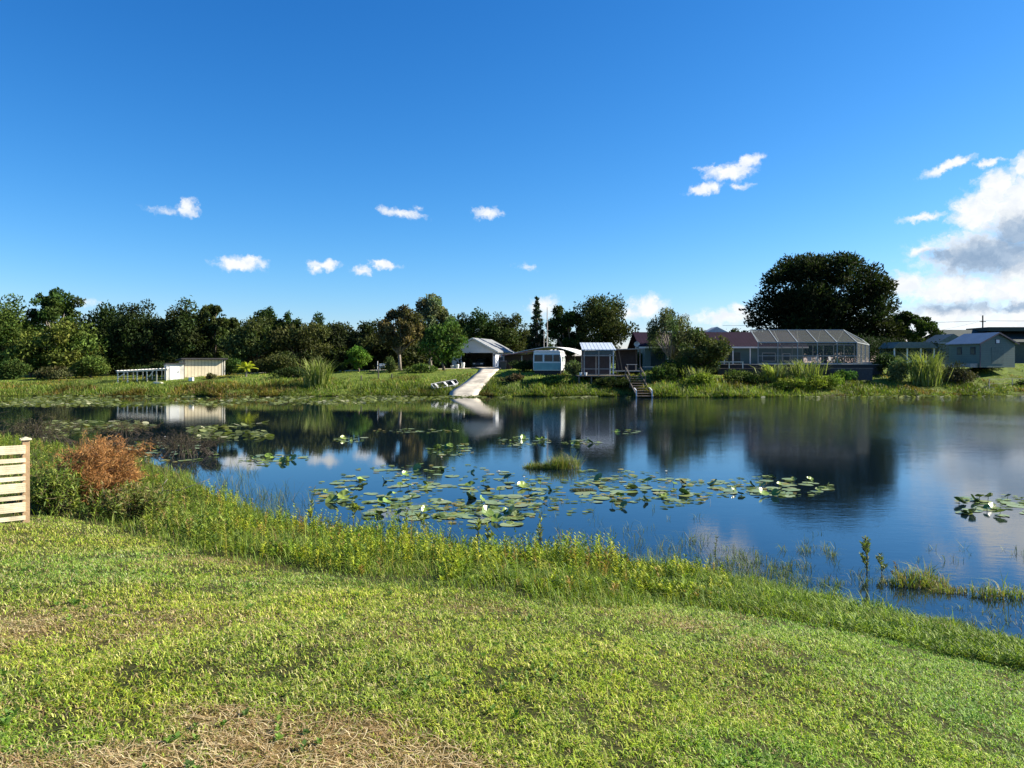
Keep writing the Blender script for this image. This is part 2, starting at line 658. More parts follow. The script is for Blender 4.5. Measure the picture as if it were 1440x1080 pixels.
def leaf_arrays(C, D, Nn, L, Wd):
    """diamond leaves folded slightly along the rib: base C, direction D, normal Nn"""
    D = unit(D)
    Sd = unit(np.cross(D, Nn))
    U = np.cross(Sd, D)
    L = L[:, None]; Wd = Wd[:, None]
    V = np.stack([C, C + D * L * .45 - Sd * Wd / 2 + U * L * .08, C + D * L - U * L * .1, C + D * L * .45 + Sd * Wd / 2 + U * L * .08], 1)
    n = len(C)
    Q = (np.arange(n) * 4)[:, None] + np.array([[0, 1, 2, 3]])
    return V.reshape(-1, 3), Q


def palette(n, cols, weights, jit=.25, seed=None):
    cols = np.array(cols, float)
    w = np.array(weights, float); w /= w.sum()
    i = rs.choice(len(cols), n, p=w)
    c = cols[i] * (1 + (rs.rand(n, 1) - .5) * 2 * jit)
    return np.clip(c, 0, 1)


def interp_curve(P, key, t):
    return np.stack([np.interp(t, key, P[:, 0]), np.interp(t, key, P[:, 1])], 1)


# edge of the mown lawn as distance-from-shore along x
EX = EDGE[np.argsort(EDGE[:, 0])]


def lawn_side(x, y):
    """>0 on the mown side"""
    return np.interp(x, EX[:, 0], EX[:, 1]) - y + (vnoise(x, y, .5, 21) - .5) * .7


# ------------------------------------------------------------------ lawn
def make_lawn():
    n = 640000
    u = rs.rand(n)
    Y = 2.55 * (15.0 / 2.55) ** u
    Y = np.where(rs.rand(n) < .35, 2.55 + (15 - 2.55) * rs.rand(n), Y)
    X = (rs.rand(n) * 2 - 1) * (Y * .76 + 1.5)
    ok = (lawn_side(X, Y) > -.15) & (dist_near(X, Y) > .15)
    X, Y = X[ok], Y[ok]
    n = len(X)
    dry = dryness(X, Y)
    clump = vnoise(X, Y, .16, 31, 2)
    keep = rs.rand(n) < np.clip(1.15 - .35 * dry, .5, 1) * np.clip(-.12 + 2.0 * clump, .16, 1)
    X, Y, dry, clump = X[keep], Y[keep], dry[keep], clump[keep]
    n = len(X)
    P = np.stack([X, Y, gz(X, Y) - .004], 1)
    big = vnoise(X, Y, 1.6, 41, 2)
    h = (.018 + .036 * rs.rand(n)) * (.6 + .85 * clump) * (1 - .3 * dry)
    w = (.003 + .004 * rs.rand(n)) * (1 + .06 * Y)
    lean = .5 + 1.2 * rs.rand(n)
    az = rs.rand(n) * 2 * np.pi
    g = palette(n, [(.36, .45, .055), (.24, .36, .04), (.48, .50, .12), (.60, .57, .26), (.09, .16, .025)], [4, 3.4, 2.6, 1.3, 1.5], .22)
    rich = np.clip((big - .45) * 3, 0, 1)[:, None]
    g = g * (1 - rich * np.array([.30, .12, .1]))
    yel = np.clip((vnoise(X, Y, 1.1, 47, 2) - .52) * 4, 0, 1)[:, None]
    g = g * (1 + yel * np.array([.12, .08, -.25]))
    g = g * np.where((X > 0)[:, None], 1 - np.clip((X - 0) / 5, 0, 1)[:, None] * np.array([.20, .0, .0]), 1)
    d = palette(n, [(.44, .34, .16), (.34, .25, .11), (.52, .43, .24), (.24, .16, .07), (.30, .29, .07)], [3, 3, 2, 1.5, 2], .22)
    isd = rs.rand(n) < np.clip(np.interp(X, [-3, 1.5], [.20, .05]) + dry * .8, 0, .82)
    c = np.where(isd[:, None], d, g)
    tag(blades_obj('lawn_grass', P, h, w, lean, az, c), 'short mown lawn grass with straw coloured dry patches', 'grass', kind='stuff')
    # small clover like weeds in the turf
    m = 1500
    Y = 2.6 * (11.0 / 2.6) ** rs.rand(m)
    X = (rs.rand(m) * 2 - 1) * (Y * .74 + .9)
    k = (vnoise(X, Y, .7, 52, 2) > .58) & (lawn_side(X, Y) > 0) & (dist_near(X, Y) > .3)
    X, Y = X[k], Y[k]
    cw_ = palette(len(X), [(.10, .19, .03), (.15, .25, .04), (.07, .13, .03)], [3, 2, 2], .2)
    V, Fs, cc = weed_arrays(X, Y, .025 + .02 * rs.rand(len(X)), 9, .032, cw_, .6)
    tag(np_mesh('lawn_weeds', V, Fs, LEAF, cols=cc), 'low broadleaf weeds scattered through the lawn', 'weeds', kind='stuff')
    # long dead runners lying in the bare patches
    n = 60000
    Y = 2.5 * (13.0 / 2.5) ** rs.rand(n)
    X = (rs.rand(n) * 2 - 1) * (Y * .74 + .9)
    k = (rs.rand(n) < np.clip(dryness(X, Y) * 1.1 - .12, 0, 1)) & (lawn_side(X, Y) > 0) & (dist_near(X, Y) > .3)
    X, Y = X[k][:7000], Y[k][:7000]
    n = len(X)
    L = .04 + .15 * rs.rand(n) ** 1.6
    az = R(25) + rs.randn(n) * 1.1 + np.pi * (rs.rand(n) < .5)
    dv = np.stack([np.cos(az), np.sin(az)], 1)
    sv = np.stack([-np.sin(az), np.cos(az)], 1)
    wd = (.0011 + .0013 * rs.rand(n))[:, None]
    vs = []
    cv = (rs.rand(n) - .5)[:, None] * .5
    for t in (0, .33, .66, 1):
        q = np.stack([X, Y], 1) + dv * (L * t)[:, None] + sv * cv * L[:, None] * (t * (1 - t) * 2)
        z = gz(q[:, 0], q[:, 1]) + .012 + .018 * np.sin(t * 3.1) * rs.rand(n)
        for sgn in (-1, 1):
            e = q + sv * wd * sgn
            vs.append(np.stack([e[:, 0], e[:, 1], z], 1))
    V = np.stack(vs, 1).reshape(-1, 3)
    b = (np.arange(n) * 8)[:, None]
    Q = np.concatenate([b + np.array([[0, 1, 3, 2]]), b + np.array([[2, 3, 5, 4]]), b + np.array([[4, 5, 7, 6]])])
    c = palette(n, [(.56, .46, .27), (.42, .31, .16), (.28, .18, .085)], [3, 3, 2], .25)
    tag(np_mesh('dry_thatch', V, Q, STRAW, cols=np.repeat(c, 8, 0)), 'pale dead grass runners lying on the bare lawn patches', 'dry grass', kind='stuff')


# ------------------------------------------------------------------ near shore vegetation
def belt_points(n, x0, x1, s0, s1):
    """random ground points between lawn edge (s=0) and shoreline (s=1), by photo column x0..x1"""
    kx = np.array([p[0] for p in EDGE_PX], float)
    t = x0 + (x1 - x0) * rs.rand(n)
    A = interp_curve(EDGE, kx, t)
    np_ = np.array([p for p in NEAR_PX])[::-1]
    Bp = np.array([wat(*p) for p in np_])
    B = interp_curve(Bp, np_[:, 0].astype(float), t)
    s = s0 + (s1 - s0) * rs.rand(n)
    P = A + (B - A) * s[:, None]
    return P[:, 0], P[:, 1], t, s


def weed_arrays(X, Y, H, leaves, L, cols, w=.35, droop=.2, zbase=None):
    """leafy upright stems in bulk: returns leaf verts/faces/cols and stem verts/faces"""
    n = len(X)
    Z = gz(X, Y) if zbase is None else zbase
    lean = rs.randn(n, 2) * .16
    k = leaves
    t = np.tile(np.linspace(.18, 1.0, k), (n, 1)) + rs.randn(n, k) * .02
    C = np.stack([X[:, None] + lean[:, :1] * H[:, None] * t ** 1.5, Y[:, None] + lean[:, 1:] * H[:, None] * t ** 1.5, Z[:, None] + H[:, None] * t], -1).reshape(-1, 3)
    a = (np.arange(k) * 2.4)[None, :] + rs.rand(n, 1) * 6.28 + rs.randn(n, k) * .3
    el = .75 - .35 * rs.rand(n, k) + (t - .5) * .5
    D = np.stack([np.cos(a) * np.cos(el), np.sin(a) * np.cos(el), np.sin(el)], -1).reshape(-1, 3)
    Nn = unit(np.stack([-np.cos(a) * np.sin(el), -np.sin(a) * np.sin(el), np.cos(el)], -1).reshape(-1, 3) + rs.randn(n * k, 3) * .3)
    LL = (L * (.7 + .6 * rs.rand(n, k)) * (1.15 - .5 * np.abs(t - .5))).reshape(-1)
    V, Q = leaf_arrays(C, D, Nn, LL, LL * w * (.8 + .4 * rs.rand(n * k)))
    cc = np.repeat(cols, k, 0) * (1 + .25 * (rs.rand(n * k, 1) - .5))
    # stems as thin blades
    P = np.stack([X, Y, Z - .02], 1)
    az = np.arctan2(lean[:, 1], lean[:, 0])
    SV, ST = blade_arrays(P, H * 1.02, np.full(n, .012), np.hypot(lean[:, 0], lean[:, 1]) * 1.0, az)
    sc = np.repeat(cols * np.array([.9, .75, .7]), 5, 0)
    return np.concatenate([V, SV]), [Q, ST + len(V)], np.concatenate([np.repeat(cc, 4, 0), sc])


make_lawn()


def make_shore():
    # --- leafy yellow-green weeds
    X, Y, t, s = belt_points(3000, 285, 1030, .10, 1.0)
    prof = np.interp(t, [285, 330, 480, 560, 640, 760, 850, 900, 960, 1010], [.58, .52, .52, .58, .42, .54, .54, .48, .38, .24])
    hv = vnoise(X, Y, 1.1, 76, 3)
    H = prof * (.45 + .6 * rs.rand(len(X))) * np.interp(s, [.1, .35, 1], [.45, .8, 1.0]) * np.interp(hv, [.3, .7], [.3, 1.35])
    k = vnoise(X, Y, .6, 77) > .42
    X, Y, H = X[k], Y[k], H[k]
    c = palette(len(X), [(.30, .35, .035), (.18, .27, .03), (.42, .42, .06), (.08, .14, .025), (.26, .18, .05)], [4, 4, 1.2, 2.6, .8], .25)
    V, Fs, cc = weed_arrays(X, Y, H, 24, .062, c, .28)
    tag(np_mesh('shore_weeds', V, Fs, LEAF, cols=cc), 'leafy yellow green weeds along the near shoreline', 'weeds', kind='stuff')
    # --- uncut grass between and in front of the weeds, coarse to the left, short to the right
    X, Y, t, s = belt_points(52000, 150, 1440, -.06, 1.03)
    h = np.interp(t, [150, 300, 420, 900, 1010, 1100, 1440], [.22, .34, .28, .30, .24, .20, .13]) * np.interp(vnoise(X, Y, .9, 74, 3), [.3, .7], [.35, 1.5]) * (.45 + .8 * rs.rand(len(X)))
    h *= np.interp(s, [-.06, .06, .25, 1], [.25, .55, .9, 1]) * (1 + .7 * (rs.rand(len(X)) < .06))
    kk = vnoise(X, Y, .45, 78) > np.interp(s, [0, .2, .9, 1.03], [.22, .3, .3, .45])
    X, Y, h, t, s = X[kk], Y[kk], h[kk], t[kk], s[kk]
    n = len(X)
    c = palette(n, [(.15, .23, .028), (.22, .29, .04), (.09, .155, .025), (.27, .28, .06), (.22, .17, .07)], [4, 3, 2.5, 1.4, .6], .2)
    P = np.stack([X, Y, gz(X, Y) - .01], 1)
    tag(blades_obj('shore_grass', P, h, .005 + .007 * rs.rand(n), .2 + 1.2 * rs.rand(n), rs.rand(n) * 6.28, c), 'tall uncut grass in the strip between lawn and lake', 'grass', kind='stuff')
    # --- broad low leaves at the lawn edge on the right
    X, Y, t, s = belt_points(2600, 1000, 1560, .0, 1.0)
    H = .05 + .13 * rs.rand(len(X)) ** 1.5 * np.interp(vnoise(X, Y, .7, 75), [.3, .7], [.3, 1.3])
    c = palette(len(X), [(.19, .28, .03), (.26, .35, .04), (.10, .17, .03)], [3, 3, 2.4], .25)
    V, Fs, cc = weed_arrays(X, Y, H, 8, .075, c, .16)
    tag(np_mesh('edge_weeds', V, Fs, LEAF, cols=cc), 'low broad bladed weeds where the right lawn meets the water', 'weeds', kind='stuff')
    # --- coarse bright tufts along the right hand shore
    X, Y, t, s = belt_points(15000, 960, 1600, .05, 1.06)
    k = vnoise(X, Y, .42, 72, 2) > .54
    X, Y, s = X[k], Y[k], s[k]
    n = len(X)
    h = (.08 + .22 * rs.rand(n)) * np.interp(vnoise(X, Y, 1.3, 71), [.3, .7], [.5, 1.4]) * np.interp(s, [0, .4, 1], [.6, 1, 1.1])
    c = palette(n, [(.18, .29, .03), (.27, .36, .045), (.10, .17, .03), (.07, .11, .03)], [3, 2.5, 2.5, 1], .2)
    tag(blades_obj('shore_tufts', np.stack([X, Y, gz(X, Y) - .01], 1), h, .006 + .010 * rs.rand(n), .3 + 1.0 * rs.rand(n), rs.rand(n) * 6.28, c), 'coarse green grass tufts along the right part of the near shore', 'grass', kind='stuff')
    # --- reeds standing in the shallow water
    spots = []
    for (x0, x1, y0, y1, n, hh) in [(1000, 1180, 772, 826, 900, .20), (1180, 1250, 800, 845, 90, .2), (1250, 1440, 850, 890, 200, .12),
                                    (330, 440, 690, 735, 300, .45), (440, 700, 715, 760, 130, .3), (780, 1000, 745, 795, 240, .3), (720, 800, 690, 730, 30, .2),
                                    (800, 1010, 700, 760, 60, .2), (1280, 1440, 770, 790, 36, .2), (1130, 1180, 745, 790, 24, .2), (290, 360, 655, 700, 160, .4)]:
        x = x0 + (x1 - x0) * rs.rand(n); y = y0 + (y1 - y0) * rs.rand(n)
        Yw = EYE * F / (y - 510)
        spots.append(np.stack([(x - 720) / F * Yw, Yw, np.full(n, -.03), hh * (.4 + .9 * rs.rand(n))], 1))
    Q = np.concatenate(spots)
    k = vnoise(Q[:, 0], Q[:, 1], .5, 90) > .50
    Q = Q[k]
    Q = np.concatenate([Q] + [Q + np.column_stack([rs.randn(len(Q), 2) * .035, np.zeros(len(Q)), rs.randn(len(Q)) * .03]) for _ in range(2)])
    n = len(Q)
    c = palette(n, [(.10, .15, .06), (.16, .20, .07), (.20, .17, .09), (.07, .10, .05)], [3, 2, 1, 2], .2)
    tag(blades_obj('water_reeds', Q[:, :3], np.clip(Q[:, 3], .05, 2), .004 + .006 * rs.rand(n), .2 + 1.3 * rs.rand(n), rs.rand(n) * 6.28, c), 'thin sparse reeds standing in the shallow water', 'reeds', kind='stuff')
    # --- rank growth around the dead bush on the left
    X, Y, t, s = belt_points(9000, -260, 300, .0, 1.0)
    n = len(X)
    h = (.15 + .42 * rs.rand(n)) * np.interp(s, [0, .12, .4, 1], [.35, .8, 1.0, .6]) * np.interp(vnoise(X, Y, 1.2, 73, 3), [.3, .7], [.4, 1.4])
    c = palette(n, [(.14, .21, .03), (.20, .26, .045), (.09, .14, .03), (.26, .23, .08), (.20, .13, .06)], [4, 3, 2, 1.4, .8], .2)
    tag(blades_obj('marsh_grass', np.stack([X, Y, gz(X, Y) - .02], 1), h, .008 + .012 * rs.rand(n), .2 + .7 * rs.rand(n), rs.rand(n) * 6.28, c), 'rank marsh grass behind the fence on the left', 'grass', kind='stuff')
    X, Y, t, s = belt_points(1500, -200, 330, .02, .8)
    H = (.15 + .42 * rs.rand(len(X))) * np.interp(s, [0, .3, .8], [.9, 1, .6])
    k = vnoise(X, Y, 1.3, 79) > .40
    X, Y, H = X[k], Y[k], H[k]
    c = palette(len(X), [(.17, .24, .035), (.24, .26, .05), (.10, .16, .03), (.24, .17, .07)], [4, 3, 3, 1.2], .2)
    V, Fs, cc = weed_arrays(X, Y, H, 18, .08, c, .3)
    tag(np_mesh('marsh_weeds', V, Fs, LEAF, cols=cc), 'leafy green and brown weeds on the left bank', 'weeds', kind='stuff')


make_shore()


# ------------------------------------------------------------------ individual plants of the near shore
def upright_weed(name, px, py, H, label, nleaf, L, col, thick=.012, on_water=False, branches=0, seed=1):
    r = np.random.RandomState(seed)
    if on_water:
        x, y = wat(px, py); z = -.03
    else:
        x, y = ground_at(px, py); z = g1(x, y)
    t = thing(name, label, 'plant', (x, y, z))
    m = MB()
    lean = r.randn(2) * .05
    stems = [((0, 0, 0), (lean[0] * H, lean[1] * H, H))]
    for b in range(branches):
        a = r.rand() * 6.28; q = .15 + .5 * r.rand()
        p0 = (lean[0] * H * q, lean[1] * H * q, H * q)
        l = H * (.35 + .3 * r.rand())
        stems.append((p0, (p0[0] + math.cos(a) * l * .6, p0[1] + math.sin(a) * l * .6, p0[2] + l * .8)))
    for p, q in stems:
        m.tube([p, [(a + b) / 2 for a, b in zip(p, q)], q], [thick, thick * .7, thick * .3], 6)
    m.build('stem', mat('weed_stem', (.12, .11, .04), .8), t)
    C, D = [], []
    for p, q in stems:
        p, q = np.array(p), np.array(q)
        tt = r.rand(nleaf) ** .8 * .85 + .15
        C.append(p + (q - p) * tt[:, None])
        a = r.rand(nleaf) * 6.28
        D.append(np.stack([np.cos(a), np.sin(a), .5 + r.rand(nleaf)], 1))
    C = np.concatenate(C); D = np.concatenate(D)
    LL = L * (.5 + .8 * r.rand(len(C)))
    V, Q = leaf_arrays(C, D, r.randn(len(C), 3) + np.array([0, 0, 1]), LL, LL * .28)
    c = np.array(col) * (1 + (r.rand(len(C), 1) - .5) * .6)
    np_mesh('foliage', V, Q, LEAF, t, np.repeat(c, 4, 0))
    return t


upright_weed('water_weed', 1219, 808, .62, 'tall leafy weed standing alone in the water, far right of the near shore', 60, .075, (.12, .16, .05), .012, True, 3, 5)
upright_weed('water_weed', 1240, 806, .34, 'shorter bushy weed in the water beside the tall leafy one', 26, .07, (.13, .17, .05), .008, True, 3, 6)
upright_weed('spike_weed', 1004, 800, .62, 'thin dark spike weed rising above the short grass right of centre', 40, .055, (.10, .13, .05), .010, False, 0, 7)
upright_weed('bent_weed', 972, 790, .46, 'leafy weed with curved tip leaning over the water', 22, .10, (.18, .19, .05), .010, False, 2, 8)
upright_weed('brown_weed', 1259, 815, .30, 'small brown topped weed next to the grass clump in the water', 26, .06, (.14, .10, .05), .008, True, 1, 9)
for i, (px, py, h, lab) in enumerate([(497, 745, .62, 'tallest leafy weed left of centre with yellow tips'), (572, 762, .66, 'leafy weed reaching in front of the lily pads, left one of two'),
                                      (596, 762, .62, 'leafy weed reaching in front of the lily pads, right one of two'), (437, 738, .55, 'upright leafy weed beside the reeds left of centre'),
                                      (684, 772, .5, 'single yellow green weed below the biggest lily patch'), (760, 775, .75, 'weed with flowering spike in front of the open water'),
                                      (672, 775, .62, 'slim weed rising out of the weed belt below the islet')]):
    upright_weed('leafy_weed', px, py, h, lab, 34, .10, (.20, .24, .04), .010, False, 1, 20 + i)


def grass_islet(px, py, w, d, h, n, label, seed, cols, wts, name='grass_clump'):
    r = np.random.RandomState(seed)
    x, y = wat(px, py)
    t = thing(name, label, 'grass clump', (x, y, 0), 0, 'grass clumps in the water')
    a = r.rand(n) * 6.28
    q = np.sqrt(r.rand(n))
    X = np.cos(a) * q * w / 2; Yy = np.sin(a) * q * d / 2
    k = vnoise(X + 30 + seed, Yy + 30, .35, seed) > (.34 if n > 1000 else -1)
    X, Yy, q = X[k], Yy[k], q[k]
    n = len(X)
    hh = h * (.4 + .7 * r.rand(n)) * (1.1 - .55 * q)
    hh *= (.55 + .9 * (X / w + .5)) if name == 'grass_islet' else 1
    hh *= .25 + 1.4 * vnoise(X + 10, Yy + 10, w * .22, seed + 3, 2)
    c = palette(n, cols, wts, .2)
    blades_obj('blades', np.stack([X, Yy, np.full(n, -.03)], 1), hh, .006 + .009 * r.rand(n), .2 + 1.1 * r.rand(n), r.rand(n) * 6.28, c, parent=t)
    m = MB()
    m.tube([(0, 0, -.3), (0, 0, -.02), (0, 0, .01)], [w * .28, w * .28, w * .1], 12)
    o = m.build('root_mat', mat('wet_mud', (.05, .04, .025), .6), t)
    o.scale = (1, d / w, 1)
    return t


GC = [(.20, .24, .04), (.13, .19, .035), (.28, .25, .09), (.26, .17, .08)]
grass_islet(776, 658, 2.0, .85, .80, 1700, 'low grassy islet with straw coloured left end in the middle of the lake', 41, GC, [4, 3, 2, 1], 'grass_islet')
grass_islet(1288, 822, 1.05, .5, .46, 480, 'green grass clump in the water beside the tall weed', 42, GC, [4, 3, 2, 1])
grass_islet(1334, 832, .6, .3, .26, 260, 'low straggling grass clump to the right of the green one', 44, GC, [2, 3, 2, 2])
grass_islet(1402, 838, .9, .4, .40, 300, 'grass clump in the water nearest the right edge', 43, GC, [4, 3, 1, 1])
grass_islet(820, 690, .8, .4, .12, 900, 'sparse dark grass tuft just below the islet', 45, [(.07, .08, .05), (.12, .12, .07)], [1, 1])


def twig_bush(name, px, py, Hh, Wd, label, ntw, tcol, leafcol, nleaf, L, seed, cat='bush', water_=False, leafw=.2, droop=0.0, shell=False):
    r = np.random.RandomState(seed)
    if water_:
        x, y = wat(px, py); z = -.05
    else:
        x, y = ground_at(px, py); z = g1(x, y)
    t = thing(name, label, cat, (x, y, z))
    m = MB()
    C, D = [], []
    for i in range(ntw):
        a = r.rand() * 6.28
        rad = Wd / 2 * math.sqrt(r.rand())
        top = Hh * (.55 + .45 * r.rand()) * (1 - .35 * (rad / (Wd / 2)) ** 2)
        p = [np.array([math.cos(a), math.sin(a), 0]) * (.06 + (.75 * rad if water_ else 0))]
        e = np.array([math.cos(a) * rad, math.sin(a) * rad, top])
        mid = e * np.array([.45, .45, .55]) + r.randn(3) * .06 * Hh
        pts = [p[0], mid, e]
        m.tube(pts, [.012 + .01 * r.rand(), .009, .003], 5)
        for b in range(3):
            s = pts[1] + (pts[2] - pts[1]) * r.rand()
            q = s + (r.randn(3) * np.array([1, 1, .6]) + np.array([0, 0, .3])) * .18 * Hh
            m.tube([s, (s + q) / 2 + r.randn(3) * .02, q], [.006, .004, .002], 4)
            C.append(s + (q - s) * r.rand(nleaf // 2, 1)); D.append(np.tile(q - s, (nleaf // 2, 1)))
        C.append(pts[1] + (pts[2] - pts[1]) * r.rand(nleaf, 1) ** .7)
        D.append(np.tile(pts[2] - pts[1], (nleaf, 1)))
    m.build('branches', mat(tcol[0], tcol[1], .9, .4, 8), t)
    if nleaf:
        C = np.concatenate(C); D = unit(np.concatenate(D))
        D = D * .6 + r.randn(len(C), 3) * .7 + np.array([0, 0, -droop])
        C = C + r.randn(len(C), 3) * .03
        LL = L * (.5 + r.rand(len(C)))
        V, Q = leaf_arrays(C, D, r.randn(len(C), 3), LL, LL * leafw)
        c = np.array(leafcol)[r.randint(0, len(leafcol), len(C))] * (1 + .5 * (r.rand(len(C), 1) - .5))
        np_mesh('foliage', V, Q, STRAW if shell else LEAF, t, np.repeat(c, 4, 0))
    return t


twig_bush('dead_bush', 138, 722, 1.58, 1.42, 'rust brown dead bush with dry fronds right of the fence', 120, ('dead_branches', (.10, .06, .035)), [(.40, .19, .06), (.31, .14, .045), (.46, .26, .10), (.20, .10, .04)], 130, .085, 61, droop=.3, shell=True, leafw=.08)
twig_bush('leafy_bush', 75, 724, .95, 1.1, 'green weedy bush between the fence and the dead bush', 40, ('bush_twigs', (.12, .09, .05)), [(.15, .21, .035), (.21, .25, .05), (.09, .14, .03)], 30, .10, 62)
twig_bush('leafy_bush', 185, 735, .75, 1.3, 'low green and brown bush under the dead bush', 44, ('bush_twigs', (.12, .09, .05)), [(.17, .21, .04), (.24, .19, .08), (.10, .14, .03)], 26, .10, 63)
twig_bush('bare_bush', 260, 640, 1.15, 3.2, 'dark brown bare twig thicket standing in the water right of the dead bush', 70, ('bare_twigs', (.05, .040, .028)), [(.09, .07, .04), (.07, .055, .035)], 8, .07, 64, water_=True)
twig_bush('bare_bush', 55, 625, 1.5, 4.2, 'dark brown bare twig thicket behind the fence end', 80, ('bare_twigs', (.05, .040, .028)), [(.09, .075, .035), (.08, .075, .03)], 10, .08, 65, water_=True)
twig_bush('bare_bush', -60, 618, 1.8, 4.5, 'dark brown twig thicket cut by the left edge', 70, ('bare_twigs', (.05, .040, .028)), [(.09, .075, .035), (.08, .075, .03)], 10, .08, 66, water_=True)
twig_bush('bare_bush', 175, 612, .8, 4.0, 'low dark twigs in the water behind the rust brown bush', 50, ('bare_twigs', (.05, .040, .028)), [(.12, .09, .04)], 8, .08, 67, water_=True)

# fallen grey branch
bx, by = ground_at(225, 705)
t = thing('fallen_branch', 'bare grey branch sticking out over the water right of the dead bush', 'branch', (bx, by, g1(bx, by)))
MB().tube([(0, 0, 0), (.06, 0, .22), (.04, .03, .38), (.16, .05, .52)], [.018, .016, .013, .006], 7).tube([(.04, .03, .25), (.4, .1, .24), (.8, .2, .38), (1.1, .25, .5)], [.012, .010, .008, .003], 6).tube([(.06, 0, .22), (-.2, .02, .1), (-.55, .04, .06), (-.8, 0, .22)], [.013, .012, .01, .004], 6).build('branches', GREYBARK, t, smooth=True)


# ------------------------------------------------------------------ fence in the left foreground
def make_fence():
    p0 = ground_at(36, 736)
    x, y = p0
    ang_ = math.atan2(-.62, -.78)
    t = thing('slat_fence', 'pale new wooden slat fence with alternating wide and narrow boards', 'fence', (x, y, g1(x, y)), ang_)
    wood = mat('new_pine', (.74, .64, .44), .65, .38, 3.5, .12, 30, spec=.25, stripes=(2, .031, .02, .18))
    pw = mat('post_pine', (.40, .27, .15), .7, .3, 3, .15, 30)
    s = y / F
    zt = lambda yy: (735 - yy) * s        # height above the ground for a photograph row at the post
    L = 2.4
    slope = .02
    rows = [(624.5, 636.5), (642.5, 648.5), (651.5, 664), (668, 674), (677.5, 690.5), (695, 700.5), (704.5, 717.5), (723, 729)]
    for i, (a, b) in enumerate(rows):
        m = MB()
        m.box(.01, L * 2, .052, .074, zt(b) + .0, zt(a))
        m.build('board', wood, t, .003)
    for k in range(3):
        xx = k * L
        pm = MB().box(xx - .05, xx + .05, -.05, .05, -.3, zt(618))
        po = pm.build('post', pw, t, .004)
        MB().box(xx - .075, xx + .075, -.075, .075, zt(618), zt(618) + .025).prism([(xx - .06, zt(618) + .025), (xx + .06, zt(618) + .025), (xx, zt(618) + .05)], -.06, .06).build('post_cap', wood, po, .003)
    # screw knots are in the boards' grain


make_fence()


# ------------------------------------------------------------------ lily pads
def pad_material(name, cols):
    m = bpy.data.materials.new(name)
    m.use_nodes = True
    N = NT(m.node_tree)
    b = m.node_tree.nodes['Principled BSDF']
    oi = N.n('ShaderNodeObjectInfo')
    cr = N.n('ShaderNodeValToRGB')
    N.lk(oi.outputs['Random'], cr.inputs[0])
    el = cr.color_ramp.elements
    el[0].color = cols[0] + (1,); el[1].color = cols[-1] + (1,)
    for i, c in enumerate(cols[1:-1]):
        e = el.new((i + 1) / (len(cols) - 1)); e.color = c + (1,)
    tc = N.n('ShaderNodeTexCoord')
    nz = N.rng(N.noise(tc.outputs['Object'], 9, 4, .6), .3, .75)
    c = N.mix(N.math('MULTIPLY', nz, .6), cr.outputs[0], (.24, .22, .05, 1))
    N.lk(c, b.inputs['Base Color'])
    b.inputs['Roughness'].default_value = .32
    b.inputs['Specular IOR Level'].default_value = .5
    return m


PADM = pad_material('lily_pad', [(.10, .17, .05), (.17, .25, .07), (.24, .30, .11), (.13, .20, .06), (.26, .24, .07)])
RAISEM = pad_material('lily_leaf_raised', [(.06, .14, .02), (.12, .24, .03), (.20, .30, .05), (.04, .08, .03)])


def pad_mesh(name, seed, cup, wave, m):
    r = random.Random(seed)
    n = 26
    notch = .32
    vs = [(0, 0, 0)]
    fs = []
    for ring, q in ((1, .55), (2, 1.0)):
        for i in range(n + 1):
            a = notch / 2 + (2 * math.pi - notch) * i / n
            rr = q * (1 + .05 * math.sin(3 * a + seed) + (.03 * r.random() if ring == 2 else 0))
            if i in (0, n): rr *= 1.04
            z = cup * q * q + wave * q * math.sin(2 * a + seed) + wave * .6 * q * math.sin(5 * a)
            vs.append((rr * math.cos(a), rr * math.sin(a) * .93, z))
    for i in range(n):
        fs.append((0, 1 + i, 2 + i))
        fs.append((1 + i, 1 + n + 1 + i, 2 + n + 1 + i, 2 + i))
    me = bpy.data.meshes.new(name)
    me.from_pydata(vs, [], fs)
    for p in me.polygons: p.use_smooth = True
    me.materials.append(m)
    return me


PADS = [pad_mesh('lily_pad', k, .02 * (k % 2), .012 + .02 * (k == 3), PADM) for k in range(4)]
RAISED = [pad_mesh('lily_leaf', 10 + k, .28, .10, RAISEM) for k in range(3)]
stalk_me = bpy.data.meshes.new('stalk')
_m = MB().tube([(0, 0, -1.0), (.05, 0, -.5), (0, 0, 0)], [.045, .04, .03], 6)
stalk_me.from_pydata(_m.v, [], _m.f)
stalk_me.materials.append(mat('lily_stalk', (.10, .12, .04), .6))


